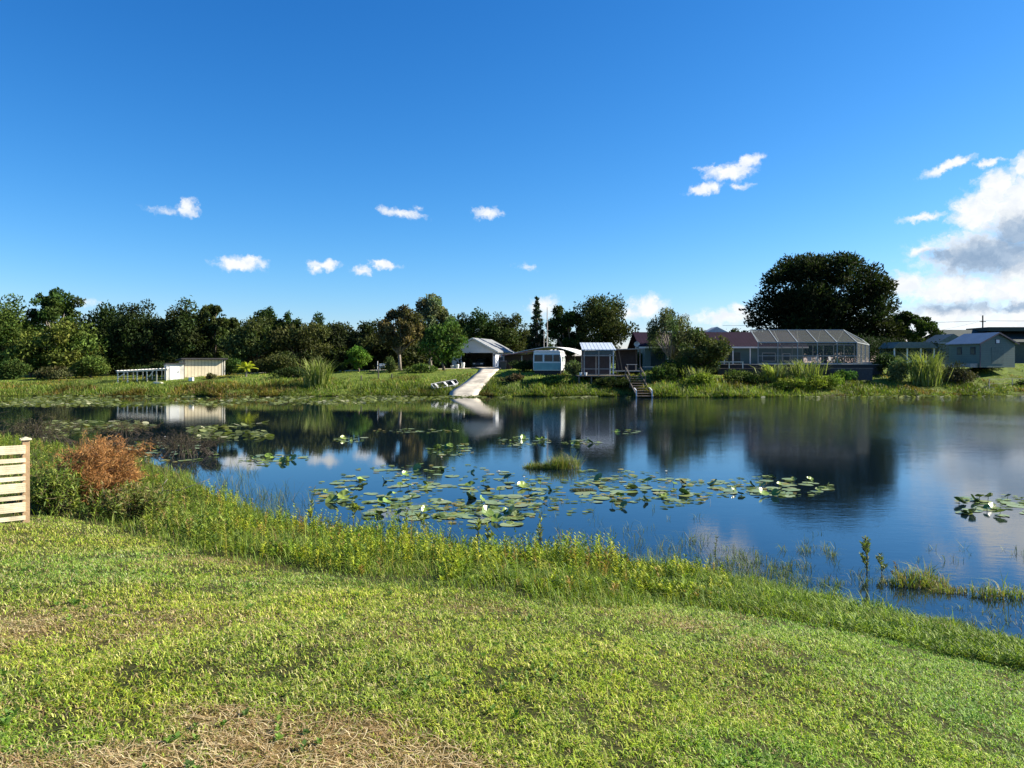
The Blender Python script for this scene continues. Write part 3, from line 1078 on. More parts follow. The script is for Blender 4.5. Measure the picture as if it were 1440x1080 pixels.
def lily_patches():
    r = random.Random(5)
    # cx, cy, rx, ry (photo px), flat pads, raised leaves, flat label, raised label
    patches = [
        (612, 694, 165, 38, 96, 42, 'flat pale green lily pad in the biggest patch at mid lake', 'dark green lily leaf standing tilted in the biggest patch'),
        (690, 722, 70, 18, 20, 3, 'large round lily pad at the near edge of the biggest patch', 'curled lily leaf on a stalk at the near edge of the biggest patch'),
        (895, 690, 85, 24, 42, 13, 'flat lily pad in the patch right of the grassy islet', 'tilted dark lily leaf in the patch right of the grassy islet'),
        (1080, 685, 85, 14, 30, 14, 'flat lily pad beside the dark tree reflection', 'tilted lily leaf beside the dark tree reflection'),
        (1400, 712, 70, 14, 22, 9, 'flat lily pad in the small patch at the right edge', 'dark tilted lily leaf in the small patch at the right edge'),
        (385, 646, 48, 7, 16, 12, 'flat lily pad in the small patch left of the biggest one', 'tilted lily leaf in the small patch left of the biggest one'),
        (632, 633, 32, 8, 10, 10, 'flat lily pad in the clump behind the biggest patch', 'tilted lily leaf in the clump behind the biggest patch'),
        (735, 621, 40, 7, 10, 12, 'flat lily pad in the clump behind the grassy islet', 'tilted lily leaf in the clump behind the grassy islet'),
        (820, 623, 26, 4, 8, 4, 'flat lily pad right of the clump behind the grassy islet', 'tilted lily leaf right of the clump behind the grassy islet'),
        (880, 607, 18, 4, 4, 3, 'flat lily pad in the farthest small clump at mid lake', 'tilted lily leaf in the farthest small clump at mid lake'),
        (493, 618, 24, 4, 7, 2, 'flat lily pad in the thin patch under the cane reflection', 'tilted lily leaf in the thin patch under the cane reflection'),
        (585, 606, 55, 3, 12, 0, 'flat lily pad in the thin streak toward the boat ramp', ''),
        (230, 636, 70, 14, 26, 3, 'brownish lily pad among the bare twigs on the left', 'tilted lily leaf among the bare twigs on the left'),
    ]
    for (cx, cy, rx, ry, nf, nr, lf, lr) in patches:
        for k in range(nf + nr):
            a = r.random() * 6.283; q = math.sqrt(r.random())
            x, y = wat(cx + math.cos(a) * q * rx, cy + math.sin(a) * q * ry)
            sz = (.10 + .13 * r.random() ** 1.4) * (1.1 if cy > 660 else .95) * (1.2 if 'large' in lf else 1)
            if k < nf:
                o = bpy.data.objects.new('lily_pad', PADS[r.randrange(4)])
                COL.objects.link(o)
                o.location = (x, y, .010 + .004 * r.random())
                o.rotation_euler = (R(r.uniform(-2, 2)), R(r.uniform(-2, 2)), r.random() * 6.283)
                o.scale = (sz, sz, sz * .6)
                tag(o, lf, 'lily pad', 'lily pads floating on the lake')
            else:
                o = thing('raised_lily_leaf', lr, 'lily leaf', (x, y, .03 + .06 * r.random()), r.random() * 6.283, 'lily leaves standing above the water')
                lo = bpy.data.objects.new('leaf', RAISED[r.randrange(3)])
                COL.objects.link(lo)
                lo.parent = o
                lo.rotation_euler = (R(r.uniform(10, 55)), R(r.uniform(-25, 25)), 0)
                s2 = sz * .72
                lo.scale = (s2, s2, s2)
                so = bpy.data.objects.new('stalk', stalk_me)
                COL.objects.link(so)
                so.parent = o
                so.scale = (.2, .2, .16)
    # the many smaller pads between them
    V, Fq, cols = [], [], []
    nv = 0
    rr_ = np.random.RandomState(9)
    for (cx, cy, rx, ry, nf, nr, lf, lr) in patches + [(760, 700, 110, 26, 40, 0, '', ''), (990, 690, 60, 16, 20, 0, '', ''), (850, 668, 60, 8, 16, 0, '', '')]:
        m = int(nf * 3.4)
        a = rr_.rand(m) * 6.283; q = np.sqrt(rr_.rand(m)) * 1.12
        px = cx + np.cos(a) * q * rx; py = cy + np.sin(a) * q * ry
        Y = EYE * F / (py - 510); X = (px - 720) / F * Y
        k = vnoise(X, Y, .8, 171, 2) > .42
        X, Y = X[k], Y[k]; m = len(X)
        rad = .045 + .075 * rr_.rand(m)
        rot = rr_.rand(m) * 6.283
        aa = np.linspace(.25, 6.03, 11)[None, :] + rot[:, None]
        t1 = rr_.randn(m, 2) * .12
        zz = .010 + .012 * rr_.rand(m)[:, None] + .02 * (rr_.rand(m) < .2)[:, None]
        ring = np.stack([X[:, None] + rad[:, None] * np.cos(aa), Y[:, None] + rad[:, None] * np.sin(aa), zz + np.abs(rad[:, None] * (t1[:, :1] * np.cos(aa) + t1[:, 1:] * np.sin(aa)))], -1)
        cen = np.stack([X, Y, zz[:, 0]], -1)[:, None, :]
        V.append(np.concatenate([cen, ring], 1).reshape(-1, 3))
        b = nv + (np.arange(m) * 12)[:, None]
        Fq.append(b + np.arange(12)[None, :])
        nv += m * 12
        c = palette(m, [(.13, .19, .05), (.21, .27, .09), (.07, .11, .03), (.28, .24, .08)], [3, 2, 2, 1], .2)
        cols.append(np.repeat(c, 12, 0))
    tag(np_mesh('small_lily_pads', np.concatenate(V), np.concatenate(Fq), LEAF, cols=np.concatenate(cols)), 'many small lily pads crowded between the larger ones', 'lily pads', kind='stuff')
    # white flowers
    petal = mat('lily_petal', (.85, .84, .78), .5, .08)
    fm = MB()
    for ring, (n, l, e) in enumerate(((9, .075, .25), (8, .075, .65), (6, .055, 1.05))):
        for i in range(n):
            a = 6.283 * (i + ring * .5) / n
            d = Vector((math.cos(a) * math.cos(e), math.sin(a) * math.cos(e), math.sin(e))) * l
            s = Vector((-math.sin(a), math.cos(a), 0)) * l * .22
            o = Vector((math.cos(a), math.sin(a), 0)) * .012
            fm.add([o, o + d * .5 - s, o + d, o + d * .5 + s], [(0, 1, 2, 3)])
    fme = bpy.data.meshes.new('petals')
    fme.from_pydata(fm.v, [], fm.f)
    fme.materials.append(petal)
    cme = bpy.data.meshes.new('flower_centre')
    c_ = MB().tube([(0, 0, 0), (0, 0, .03)], [.018, .012], 8)
    cme.from_pydata(c_.v, [], c_.f)
    cme.materials.append(mat('lily_stamen', (.7, .5, .05), .6))
    for (px, py, lab) in [(398, 643, 'white lily flower in the small patch left of the biggest one'), (580, 683, 'white lily flower at the upper middle of the biggest patch'), (578, 700, 'white lily flower under the cupped leaves in the biggest patch'),
                          (702, 664, 'white lily flower at the top right of the biggest patch'), (622, 705, 'white lily flower low in the middle of the biggest patch'), (487, 690, 'white lily flower at the left tip of the biggest patch'),
                          (737, 672, 'white lily flower just left of the grassy islet'), (937, 664, 'white lily flower in the patch right of the islet'), (621, 644, 'white lily flower in the clump behind the biggest patch'), (205, 644, 'white lily flower near the dead bush'), (232, 615, 'white lily flower behind the bare twigs')]:
        x, y = wat(px, py)
        o = thing('lily_flower', lab, 'flower', (x, y, .03), 0, 'white lily flowers')
        o.scale = (.55, .55, .55)
        for nm, me in (('petals', fme), ('flower_centre', cme)):
            c = bpy.data.objects.new(nm, me)
            COL.objects.link(c)
            c.parent = o


lily_patches()


def far_pads():
    """the mat of small pads under the far left bank"""
    n = 5200
    x = -60 + 900 * rs.rand(n) ** 1.3
    y = np.interp(x, [-60, 200, 420, 600, 840], [556, 557, 557, 556, 558]) + (np.interp(x, [-60, 300, 560, 650, 840], [16, 13, 11, 3, 2]) * rs.rand(n) ** 1.4)
    e1 = rs.rand(700)
    x = np.concatenate([x, 60 + 330 * rs.rand(700)]); y = np.concatenate([y, 592 + 26 * e1])
    x = np.concatenate([x, 880 + 560 * rs.rand(600)]); y = np.concatenate([y, 556.5 + 2.5 * rs.rand(600)])
    Y = EYE * F / (y - 510)
    X = (x - 720) / F * Y
    k = (vnoise(X, Y * .45, 3.2, 101) > .42)
    X, Y = X[k], Y[k]
    n = len(X)
    rr = .10 + .14 * rs.rand(n)
    tilt = rs.randn(n, 2) * .18
    a = np.arange(7) / 7 * 6.283
    vx = X[:, None] + rr[:, None] * np.cos(a); vy = Y[:, None] + rr[:, None] * np.sin(a)
    vz = .02 + .05 * rs.rand(n)[:, None] + rr[:, None] * (tilt[:, :1] * np.cos(a) + tilt[:, 1:] * np.sin(a))
    V = np.stack([vx, vy, vz], -1).reshape(-1, 3)
    Fc = (np.arange(n) * 7)[:, None] + np.arange(7)[None, :]
    c = palette(n, [(.13, .16, .045), (.19, .22, .08), (.07, .09, .03), (.34, .34, .20)], [3, 3, 3, .7], .25)
    tag(np_mesh('floating_pads', V, Fc, LEAF, cols=np.repeat(c, 7, 0)), 'mat of small floating lily pads along the far bank', 'lily pads', kind='stuff')


far_pads()


# ------------------------------------------------------------------ far bank grass
def far_bank():
    n = 150000
    px = -160 + 1760 * rs.rand(n)
    Y0 = 84.0
    X = (px - 720) / F * Y0
    dd = 22 * rs.rand(n) ** 2.2 - .5
    X = X * (1 + dd / Y0)
    Y = np.interp(X, FX, FY) + dd
    d = dd
    # keep the ramp clear
    rampx = np.interp(d, [-1, 1, 5.5, 11, 19, 24, 29], [-5.2, -5.16, -3.93, -3.04, -2.83, -3.27, -3.7])
    k = (np.abs(X - rampx) > np.interp(d, [0, 5, 11, 20, 29], [1.8, 1.3, 1.15, 1.4, 2.6]))
    wild = vnoise(X, Y, 3.0, 120, 3)
    k &= rs.rand(n) < np.interp(wild, [.3, .6], [.45, 1])
    X, Y, d, wild = X[k], Y[k], d[k], wild[k]
    n = len(X)
    h = np.interp(d, [-.5, 0, 2, 6, 9, 22], [.35, .55, .62, .38, .16, .10]) * (.35 + .9 * rs.rand(n)) * (.2 + 1.7 * wild)
    # mown slopes on the far right and left of the ramp
    h *= np.interp(X, [-60, -14, -8, 0, 22, 30, 50, 58], [1, 1, .8, 1.0, 1.3, 1.1, .6, .55])
    g = palette(n, [(.11, .165, .022), (.17, .21, .028), (.06, .10, .018), (.21, .20, .05), (.19, .14, .06)], [4, 3, 3.2, 1.2, .8], .25)
    mot = vnoise(X, Y * .6, 2.2, 131, 4)[:, None]
    g = g * np.clip(.25 + 1.6 * mot, .35, 1.35) * np.interp(d, [4, 10], [1.0, 1.55])[:, None]
    g = g * np.where(vnoise(X, Y, 4.5, 133, 3)[:, None] > .60, np.array([1.1, .72, .75]), 1)
    tag(blades_obj('bank_grass', np.stack([X, Y, gz(X, Y) - .02], 1), h, .03 + .05 * rs.rand(n), .2 + .7 * rs.rand(n), rs.rand(n) * 6.28, g), 'long bright grass on the far bank', 'grass', kind='stuff')


far_bank()


# ------------------------------------------------------------------ trees
def crown_leaves(r, clumps, n, L, wid, base, var, up=.25, out=.6, tint=None):
    """clumps: list of (centre(3), radius(3)); n leaves in all"""
    cen = np.array([c for c, _ in clumps]); rad = np.array([q for _, q in clumps])
    wgt = rad[:, 0] * rad[:, 2]; wgt = wgt / wgt.sum()
    i = r.choice(len(clumps), n, p=wgt)
    d = unit(r.randn(n, 3))
    q = r.rand(n) ** .38 * (1 + .22 * (r.rand(n) < .12))
    C = cen[i] + d * rad[i] * q[:, None]
    D = unit(d * out + r.randn(n, 3) * .6 + np.array([0, 0, up]))
    Nn = unit(d * .5 + r.randn(n, 3) * .7 + np.array([0, 0, .3]))
    LL = L * (.6 + .8 * r.rand(n))
    V, Q = leaf_arrays(C - D * LL[:, None] * .5, D, Nn, LL, LL * wid)
    ct = 1 + var * (r.rand(len(clumps), 1) - .5) * 2
    hue = (r.rand(len(clumps), 1) - .6) * .4
    cc = np.array(base) * 1.25 * ct[i] * (1 + .35 * (r.rand(n, 1) - .5) * 2)
    cc = cc * np.concatenate([1 + hue[i], np.ones((n, 1)), np.ones((n, 1))], 1)
    return V, Q, np.repeat(np.clip(cc, .004, 1), 4, 0)


def limbs(m, r, base, tops, r0, fork):
    """trunk to the fork, then a limb to each of the tops"""
    fx_, fy_, fz_ = fork
    m.tube([base, (base[0] * .5 + fx_ * .5 + r.randn() * .1, base[1] * .5 + fy_ * .5, base[2] * .5 + fz_ * .5), fork], [r0 * 1.25, r0 * .9, r0 * .75], 9)
    for t in tops:
        mid = [(a + b) / 2 + r.randn() * .06 * abs(t[2] - fz_ + .5) for a, b in zip(fork, t)]
        mid[2] += .1 * abs(t[2] - fz_)
        m.tube([fork, mid, t], [r0 * .5, r0 * .28, r0 * .07], 6)


def tree(name, label, px, top, wpx, Y, col, seed, kind='oak', base_frac=.2, dens=1.0, leaf=.42, var=.35, bark=None, depth=None, group=None, basepx=None, twig=False, clr=.30):
    r = np.random.RandomState(seed)
    x = Xof(px, Y)
    z0 = g1(x, Y) - .1
    H = EYE - (top - 510) / F * Y - z0
    Wd = wpx / F * Y
    rx = Wd / 2
    ry = (depth or min(rx, H * .5))
    t = thing(name, label, 'tree', (x, Y, z0), 0, group)
    cl = []
    if kind in ('oak', 'airy', 'giant'):
        zc = H * (base_frac + 1) / 2
        rz = H * (1 - base_frac) / 2
        nc = {'oak': 44, 'airy': 46, 'giant': 230}[kind]
        f = {'oak': clr, 'airy': .20, 'giant': .17}[kind]
        while len(cl) < nc:
            u = unit(r.randn(1, 3))[0]
            q = r.rand() ** .40 * (.84 if kind == 'giant' else .86)
            if kind == 'airy' and q < .35: continue
            c = np.array([u[0] * rx * q, u[1] * ry * q, zc + u[2] * rz * q])
            if kind == 'giant':
                zz = -.42 + 1.3 * r.rand() ** 1.15
                ww = math.sqrt(max(.02, 1 - max(0, zz) ** 2.2)) * (1 if zz > -.2 else .9)
                aa = r.rand() * 6.283; qq = r.rand() ** .42 * .88
                c = np.array([math.cos(aa) * rx * qq * ww, math.sin(aa) * ry * qq * ww, H * .40 + zz * .585 * H])
            k = f * (.65 + .75 * r.rand())
            cl.append((c, np.array([rx * k, max(ry, rx * .6) * k, min(rz, rx * 1.2) * k * .9])))
        tops = [c for c, _ in cl][:14 if kind != 'giant' else 26]
        fork = (r.randn() * .1, 0, H * max(base_frac * .9, .16))
    elif kind == 'pine':
        nc = 26
        for i in range(nc):
            a = r.rand() * 6.28; hh = base_frac + (1 - base_frac) * r.rand() ** .8
            q = rx * (.15 + .8 * r.rand()) * (1.05 - .45 * hh)
            c = np.array([math.cos(a) * q, math.sin(a) * q, H * hh * .95])
            k = rx * (.17 + .16 * r.rand())
            cl.append((c, np.array([k, k, k * .55])))
        cl.append((np.array([0, 0, H * .96]), np.array([rx * .4, rx * .4, rx * .25])))
        tops = [c for c, _ in cl]
        fork = (r.randn() * .2, 0, H * base_frac)
    elif kind == 'conifer':
        for i in range(44):
            hh = .08 + .92 * i / 44
            a = i * 2.4
            q = rx * (1 - hh) * (.55 + .5 * r.rand()) + .05
            c = np.array([math.cos(a) * q, math.sin(a) * q, H * hh - .15 * q])
            k = rx * (.36 * (1 - hh) + .12)
            cl.append((c, np.array([k, k, k * .45 + .12])))
        tops = [c for c, _ in cl][::3]
        fork = (0, 0, H * .12)
    elif kind == 'willow':
        zc = H * .62
        for i in range(26):
            u = unit(r.randn(1, 3))[0]
            q = .5 + .5 * r.rand()
            c = np.array([u[0] * rx * q, u[1] * ry * q, zc + u[2] * H * .36 * q])
            k = rx * .16 * (.7 + .6 * r.rand())
            cl.append((c, np.array([k, k, k * 1.7])))
        tops = [c for c, _ in cl]
        fork = (r.randn() * .1, 0, H * .18)
    area = Wd * H * (1 - base_frac * .5)
    if kind == 'pine': area *= .6
    n = int(np.clip(area * 4.6 * dens / (leaf * leaf * .25), 500, 60000))
    m = MB()
    limbs(m, r, (0, 0, 0), [tuple(q) for q in tops], .020 * H + .06, fork)
    if kind in ('pine', 'conifer'):
        m.tube([fork, (fork[0] * .5, 0, H * .6), (0, 0, H * .95)], [.020 * H + .04, .012 * H + .03, .03], 8)
    m.build('trunk', bark or BARK, t, smooth=True)
    kw = dict(up=.25, out=.6)
    if kind == 'giant': kw = dict(up=.45, out=1.2)
    if kind == 'willow': kw = dict(up=-.9, out=.3)
    if kind == 'conifer': kw = dict(up=-.1, out=1.0)
    V, Q, cc = crown_leaves(r, cl, n, leaf, .5 if kind not in ('giant', 'willow', 'conifer') else .33, col, var, **kw)
    # stray sprays beyond the clumps for a ragged outline
    cr = np_mesh('crown', V, Q, TREELEAF, t, cc)
    return t


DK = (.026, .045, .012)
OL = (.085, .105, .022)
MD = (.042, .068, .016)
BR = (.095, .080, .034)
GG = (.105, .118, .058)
# left woodland, front row
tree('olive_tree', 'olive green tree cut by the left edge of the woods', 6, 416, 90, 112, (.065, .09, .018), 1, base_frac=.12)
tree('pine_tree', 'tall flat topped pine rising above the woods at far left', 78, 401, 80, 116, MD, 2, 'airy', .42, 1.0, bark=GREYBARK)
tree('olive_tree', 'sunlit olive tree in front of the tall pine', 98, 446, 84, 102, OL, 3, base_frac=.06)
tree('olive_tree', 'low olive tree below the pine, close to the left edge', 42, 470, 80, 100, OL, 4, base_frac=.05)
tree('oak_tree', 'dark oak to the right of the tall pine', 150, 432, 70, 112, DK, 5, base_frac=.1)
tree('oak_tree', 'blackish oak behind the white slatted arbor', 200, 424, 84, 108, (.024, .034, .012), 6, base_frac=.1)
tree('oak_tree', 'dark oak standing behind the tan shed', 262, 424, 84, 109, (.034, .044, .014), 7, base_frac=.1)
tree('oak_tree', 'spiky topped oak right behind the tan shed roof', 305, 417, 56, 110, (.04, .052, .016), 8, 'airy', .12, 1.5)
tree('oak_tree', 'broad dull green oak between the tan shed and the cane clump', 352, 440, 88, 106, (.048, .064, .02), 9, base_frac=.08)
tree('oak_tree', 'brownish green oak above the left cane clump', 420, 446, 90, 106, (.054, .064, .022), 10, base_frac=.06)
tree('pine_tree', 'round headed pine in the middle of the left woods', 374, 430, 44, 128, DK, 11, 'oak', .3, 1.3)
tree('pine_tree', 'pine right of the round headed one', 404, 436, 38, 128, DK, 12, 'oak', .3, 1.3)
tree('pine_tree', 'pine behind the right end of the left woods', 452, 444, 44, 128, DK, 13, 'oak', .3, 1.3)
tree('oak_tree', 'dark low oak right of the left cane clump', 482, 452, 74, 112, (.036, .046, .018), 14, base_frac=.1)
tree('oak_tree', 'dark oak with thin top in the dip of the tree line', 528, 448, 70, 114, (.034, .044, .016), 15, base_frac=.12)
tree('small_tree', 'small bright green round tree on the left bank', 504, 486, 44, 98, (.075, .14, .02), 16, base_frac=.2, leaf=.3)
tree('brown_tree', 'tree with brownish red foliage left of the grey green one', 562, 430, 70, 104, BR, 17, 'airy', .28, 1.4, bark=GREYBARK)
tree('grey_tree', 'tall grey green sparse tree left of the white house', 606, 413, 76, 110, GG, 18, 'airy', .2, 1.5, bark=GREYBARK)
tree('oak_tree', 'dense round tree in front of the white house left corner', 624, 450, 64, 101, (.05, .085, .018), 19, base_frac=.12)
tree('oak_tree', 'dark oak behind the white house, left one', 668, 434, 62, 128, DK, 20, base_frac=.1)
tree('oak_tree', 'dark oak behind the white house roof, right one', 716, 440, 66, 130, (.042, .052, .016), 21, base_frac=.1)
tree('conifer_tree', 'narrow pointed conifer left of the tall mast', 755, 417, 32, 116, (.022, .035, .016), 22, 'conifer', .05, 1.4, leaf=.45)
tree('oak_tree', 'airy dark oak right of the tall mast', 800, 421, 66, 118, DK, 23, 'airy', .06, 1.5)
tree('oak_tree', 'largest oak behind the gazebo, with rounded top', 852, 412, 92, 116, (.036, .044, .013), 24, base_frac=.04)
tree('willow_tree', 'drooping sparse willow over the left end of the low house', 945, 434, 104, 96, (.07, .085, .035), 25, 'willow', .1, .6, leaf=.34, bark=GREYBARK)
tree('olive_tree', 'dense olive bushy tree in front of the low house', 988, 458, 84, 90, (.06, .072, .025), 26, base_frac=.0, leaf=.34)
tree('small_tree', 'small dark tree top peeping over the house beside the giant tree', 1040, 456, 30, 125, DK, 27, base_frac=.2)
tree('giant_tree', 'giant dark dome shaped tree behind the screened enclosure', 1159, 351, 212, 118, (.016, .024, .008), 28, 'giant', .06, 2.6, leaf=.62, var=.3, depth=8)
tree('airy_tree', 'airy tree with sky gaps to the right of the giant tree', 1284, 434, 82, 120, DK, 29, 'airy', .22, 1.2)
# second row filling the woods
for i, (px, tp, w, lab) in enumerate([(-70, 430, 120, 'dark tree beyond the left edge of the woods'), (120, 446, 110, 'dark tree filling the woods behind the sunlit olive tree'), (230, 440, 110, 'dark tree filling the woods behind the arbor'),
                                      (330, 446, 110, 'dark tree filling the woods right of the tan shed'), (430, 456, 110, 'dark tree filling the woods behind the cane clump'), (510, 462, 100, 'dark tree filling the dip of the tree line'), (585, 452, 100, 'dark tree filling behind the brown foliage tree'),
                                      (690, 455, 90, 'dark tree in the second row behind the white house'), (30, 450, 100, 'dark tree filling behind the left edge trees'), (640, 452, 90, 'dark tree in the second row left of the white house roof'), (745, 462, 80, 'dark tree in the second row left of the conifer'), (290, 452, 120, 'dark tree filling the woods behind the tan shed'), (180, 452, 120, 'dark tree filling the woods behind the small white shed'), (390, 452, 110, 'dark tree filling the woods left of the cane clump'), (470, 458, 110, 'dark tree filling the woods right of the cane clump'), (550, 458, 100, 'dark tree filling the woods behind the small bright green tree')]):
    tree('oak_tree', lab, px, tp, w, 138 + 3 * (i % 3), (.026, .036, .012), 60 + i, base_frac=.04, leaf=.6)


def shrub(px, Y, w, h, label, col, seed, leaf=.28, name='shrub', group=None):
    r = np.random.RandomState(seed)
    x = Xof(px, Y)
    t = thing(name, label, 'shrub', (x, Y, g1(x, Y) - .05), 0, group)
    cl = []
    for k in range(11):
        a = r.rand() * 6.28; q = r.rand() ** .6
        cl.append((np.array([math.cos(a) * q * w * .38, math.sin(a) * q * w * .25, h * (.25 + .5 * r.rand() * (1.1 - q * .5))]), np.array([w * .2, w * .16, h * .26]) * (.7 + .6 * r.rand())))
    n = int(np.clip(w * h * 4 / (leaf * leaf * .25), 150, 26000 if w > 20 else 5000))
    V, Q, cc = crown_leaves(r, cl, n, leaf, .45, col, .35)
    np_mesh('foliage', V, Q, TREELEAF, t, cc)
    m = MB()
    for c, _ in cl[:6]: m.tube([(0, 0, 0), tuple(c * .5), tuple(c)], [.05, .03, .012], 5)
    m.build('stems', BARK, t)
    return t


SH = [(20, 96, 6, 2.6, 'dark shrub at the foot of the woods, far left', MD), (75, 95, 5, 2.0, 'brownish shrub at the foot of the sunlit olive tree', (.08, .07, .03)), (128, 97, 6, 3.0, 'olive shrub left of the arbor', OL),
      (218, 98, 5, 2.4, 'dark shrub behind the arbor', DK), (322, 99, 4, 2.6, 'dark shrub right of the tan shed', MD), (385, 100, 7, 3.2, 'dull green shrub left of the cane clump', (.05, .06, .02)),
      (297, 93, 1.8, .9, 'small brownish bush in front of the tan shed corner', (.07, .07, .03)), (470, 99, 4, 1.6, 'low dark shrub right of the cane clump', DK), (410, 92, 5, 1.4, 'low dark bushes left of the cane clump', DK),
      (548, 96, 2.2, 2.0, 'leafy shrub at the foot of the brown tree', (.07, .09, .03)), (590, 95, 4, 1.3, 'low green shrub on the bank left of the boat', (.07, .11, .025)),
      (735, 95, 4.5, 1.6, 'dark shrub left of the trailer', DK), (806, 91, 3.2, 2.0, 'pale leafed shrub beside the trailer', (.10, .13, .06)), (722, 88, 3, 1.1, 'brownish scrub right of the boat ramp', (.07, .055, .03)),
      (770, 87, 5, 1.2, 'green scrub below the trailer', (.06, .10, .02)), (858, 85, 6, 1.3, 'dark scrub under the gazebo deck', (.03, .045, .014)), (930, 86, 4, 2.2, 'dark green shrub beside the lake stairs', MD), (955, 88, 4, 2.6, 'dark shrub under the willow', DK),
      (985, 84, 4, 1.6, 'yellow green shrub at the foot of the olive tree', (.12, .16, .02)), (1045, 86, 4, 1.8, 'dark green shrub left of the banana like plants', MD), (1155, 85, 5, 2.2, 'big yellow green bush in front of the screened enclosure', (.13, .16, .025)),
      (1110, 84, 4.5, 1.5, 'yellow green bush under the tall cane clump by the enclosure', (.13, .16, .025)), (1190, 88, 3, 1.6, 'leafy green shrub by the low dark wall', (.06, .11, .025)), (1246, 92, 3.6, 3.0, 'round clipped dark hedge at the end of the enclosure', (.03, .05, .016)),
      (1268, 89, 4.0, 3.4, 'leafy shrub with pale leaves left of the right cane clump', (.10, .13, .05)), (1340, 89, 5.0, 2.4, 'dull leafless looking shrub left of the green shed', (.045, .05, .03)), (1395, 96, 5, 1.0, 'low dark bush in front of the green shed', DK), (1440, 88, 1.6, 1.0, 'small dark bush cut by the right edge', DK),
      (905, 100, 5, 3.0, 'dark bush behind the pergola', DK), (1150, 113, 34, 7, 'long tall dark hedge behind the screened enclosure', (.016, .028, .010)), (1325, 110, 6, 3.6, 'dark tree like bush beside the grey gable', DK)]
for i, (px, Y, w, h, lab, c) in enumerate(SH):
    shrub(px, Y, w, h, lab, c, 200 + i)


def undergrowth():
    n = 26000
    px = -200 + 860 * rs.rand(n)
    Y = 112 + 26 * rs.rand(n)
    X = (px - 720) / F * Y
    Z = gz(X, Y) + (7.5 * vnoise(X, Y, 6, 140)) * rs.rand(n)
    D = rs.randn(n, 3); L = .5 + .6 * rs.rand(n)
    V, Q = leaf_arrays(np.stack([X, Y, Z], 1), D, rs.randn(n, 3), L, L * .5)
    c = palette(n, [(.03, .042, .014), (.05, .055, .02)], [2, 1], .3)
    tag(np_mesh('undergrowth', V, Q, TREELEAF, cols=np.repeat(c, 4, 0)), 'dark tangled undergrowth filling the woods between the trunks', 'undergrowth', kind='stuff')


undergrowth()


def cane(px, Y, w, h, n, label, cols, seed, lean=.5, width=.07):
    r = np.random.RandomState(seed)
    x = Xof(px, Y)
    t = thing('cane_clump', label, 'tall grass', (x, Y, g1(x, Y) - .05), 0, 'tall cane clumps on the far bank')
    P = np.stack([r.randn(n) * w * .22, r.randn(n) * w * .14, np.zeros(n)], 1)
    hh = h * (.35 + .65 * r.rand(n))
    c = palette(n, cols, [3, 2, 1], .25)
    az = np.where(P[:, 0] > 0, 0, np.pi) + r.randn(n) * 1.0
    # leaves start at several heights on the stems
    P[:, 2] = np.where(r.rand(n) < .5, r.rand(n) * h * .5, 0)
    hh = np.minimum(hh, h * 1.05 - P[:, 2])
    blades_obj('leaves', P, hh, width * (.6 + .8 * r.rand(n)), lean * (.4 + 1.2 * r.rand(n)), az, c, LEAF, t)
    m = MB()
    for k in range(14):
        a, b = r.randn() * w * .2, r.randn() * w * .12
        m.tube([(a, b, 0), (a * 1.2, b, h * .35), (a * 1.5 + r.randn() * .1, b, h * .75)], [.035, .03, .012], 5)
    m.build('stems', mat('cane_stem', (.30, .29, .12), .6), t)


CC = [(.22, .27, .06), (.32, .34, .13), (.13, .19, .04)]
cane(446, 87, 2.8, 3.5, 420, 'tall pale cane clump on the left bank below the woods', CC, 301)
cane(1132, 86, 3.6, 3.4, 300, 'tall cane clump in front of the left half of the screened enclosure', CC, 302, .7, .10)
cane(1088, 87, 3.0, 2.4, 220, 'shorter broad leaved cane clump left of the taller one by the enclosure', CC, 303, .8, .12)
cane(1303, 88, 3.6, 4.2, 520, 'tall yellow green cane clump near the green shed', CC, 304, .5)
cane(980, 86, 2.6, 2.0, 160, 'low cane clump at the foot of the olive bushy tree', CC, 305, .8)

# yellow palm
x = Xof(346, 94)
t = thing('palm', 'small palm with yellow green fronds right of the tan shed', 'palm', (x, 94, g1(x, 94) - .05))
MB().tube([(0, 0, 0), (.05, 0, .5), (0, 0, 1.0)], [.14, .11, .10], 8).build('trunk', GREYBARK, t)
for k in range(11):
    a = k * 2.4; r = random.Random(k)
    el = R(75 - 6 * k)
    l = 1.3 + .5 * r.random()
    n = 16
    q = np.linspace(0, 1, n)
    rib = np.stack([np.cos(a) * math.cos(el) * l * q, np.sin(a) * math.cos(el) * l * q, 1.0 + math.sin(el) * l * q - .7 * q ** 2 * l * .6], 1)
    C = np.repeat(rib, 2, 0)
    side = np.array([-math.sin(a), math.cos(a), 0])
    D = np.concatenate([[side + np.array([math.cos(a) * .7, math.sin(a) * .7, -.2]), -side + np.array([math.cos(a) * .7, math.sin(a) * .7, -.2])] for _ in range(n)])
    LL = np.full(len(C), .45)
    V, Q = leaf_arrays(C, D, np.tile([0, 0, 1.0], (len(C), 1)), LL, LL * .25)
    np_mesh('frond', V, Q, LEAF, t, np.tile([.38, .42, .05], (len(V), 1)))


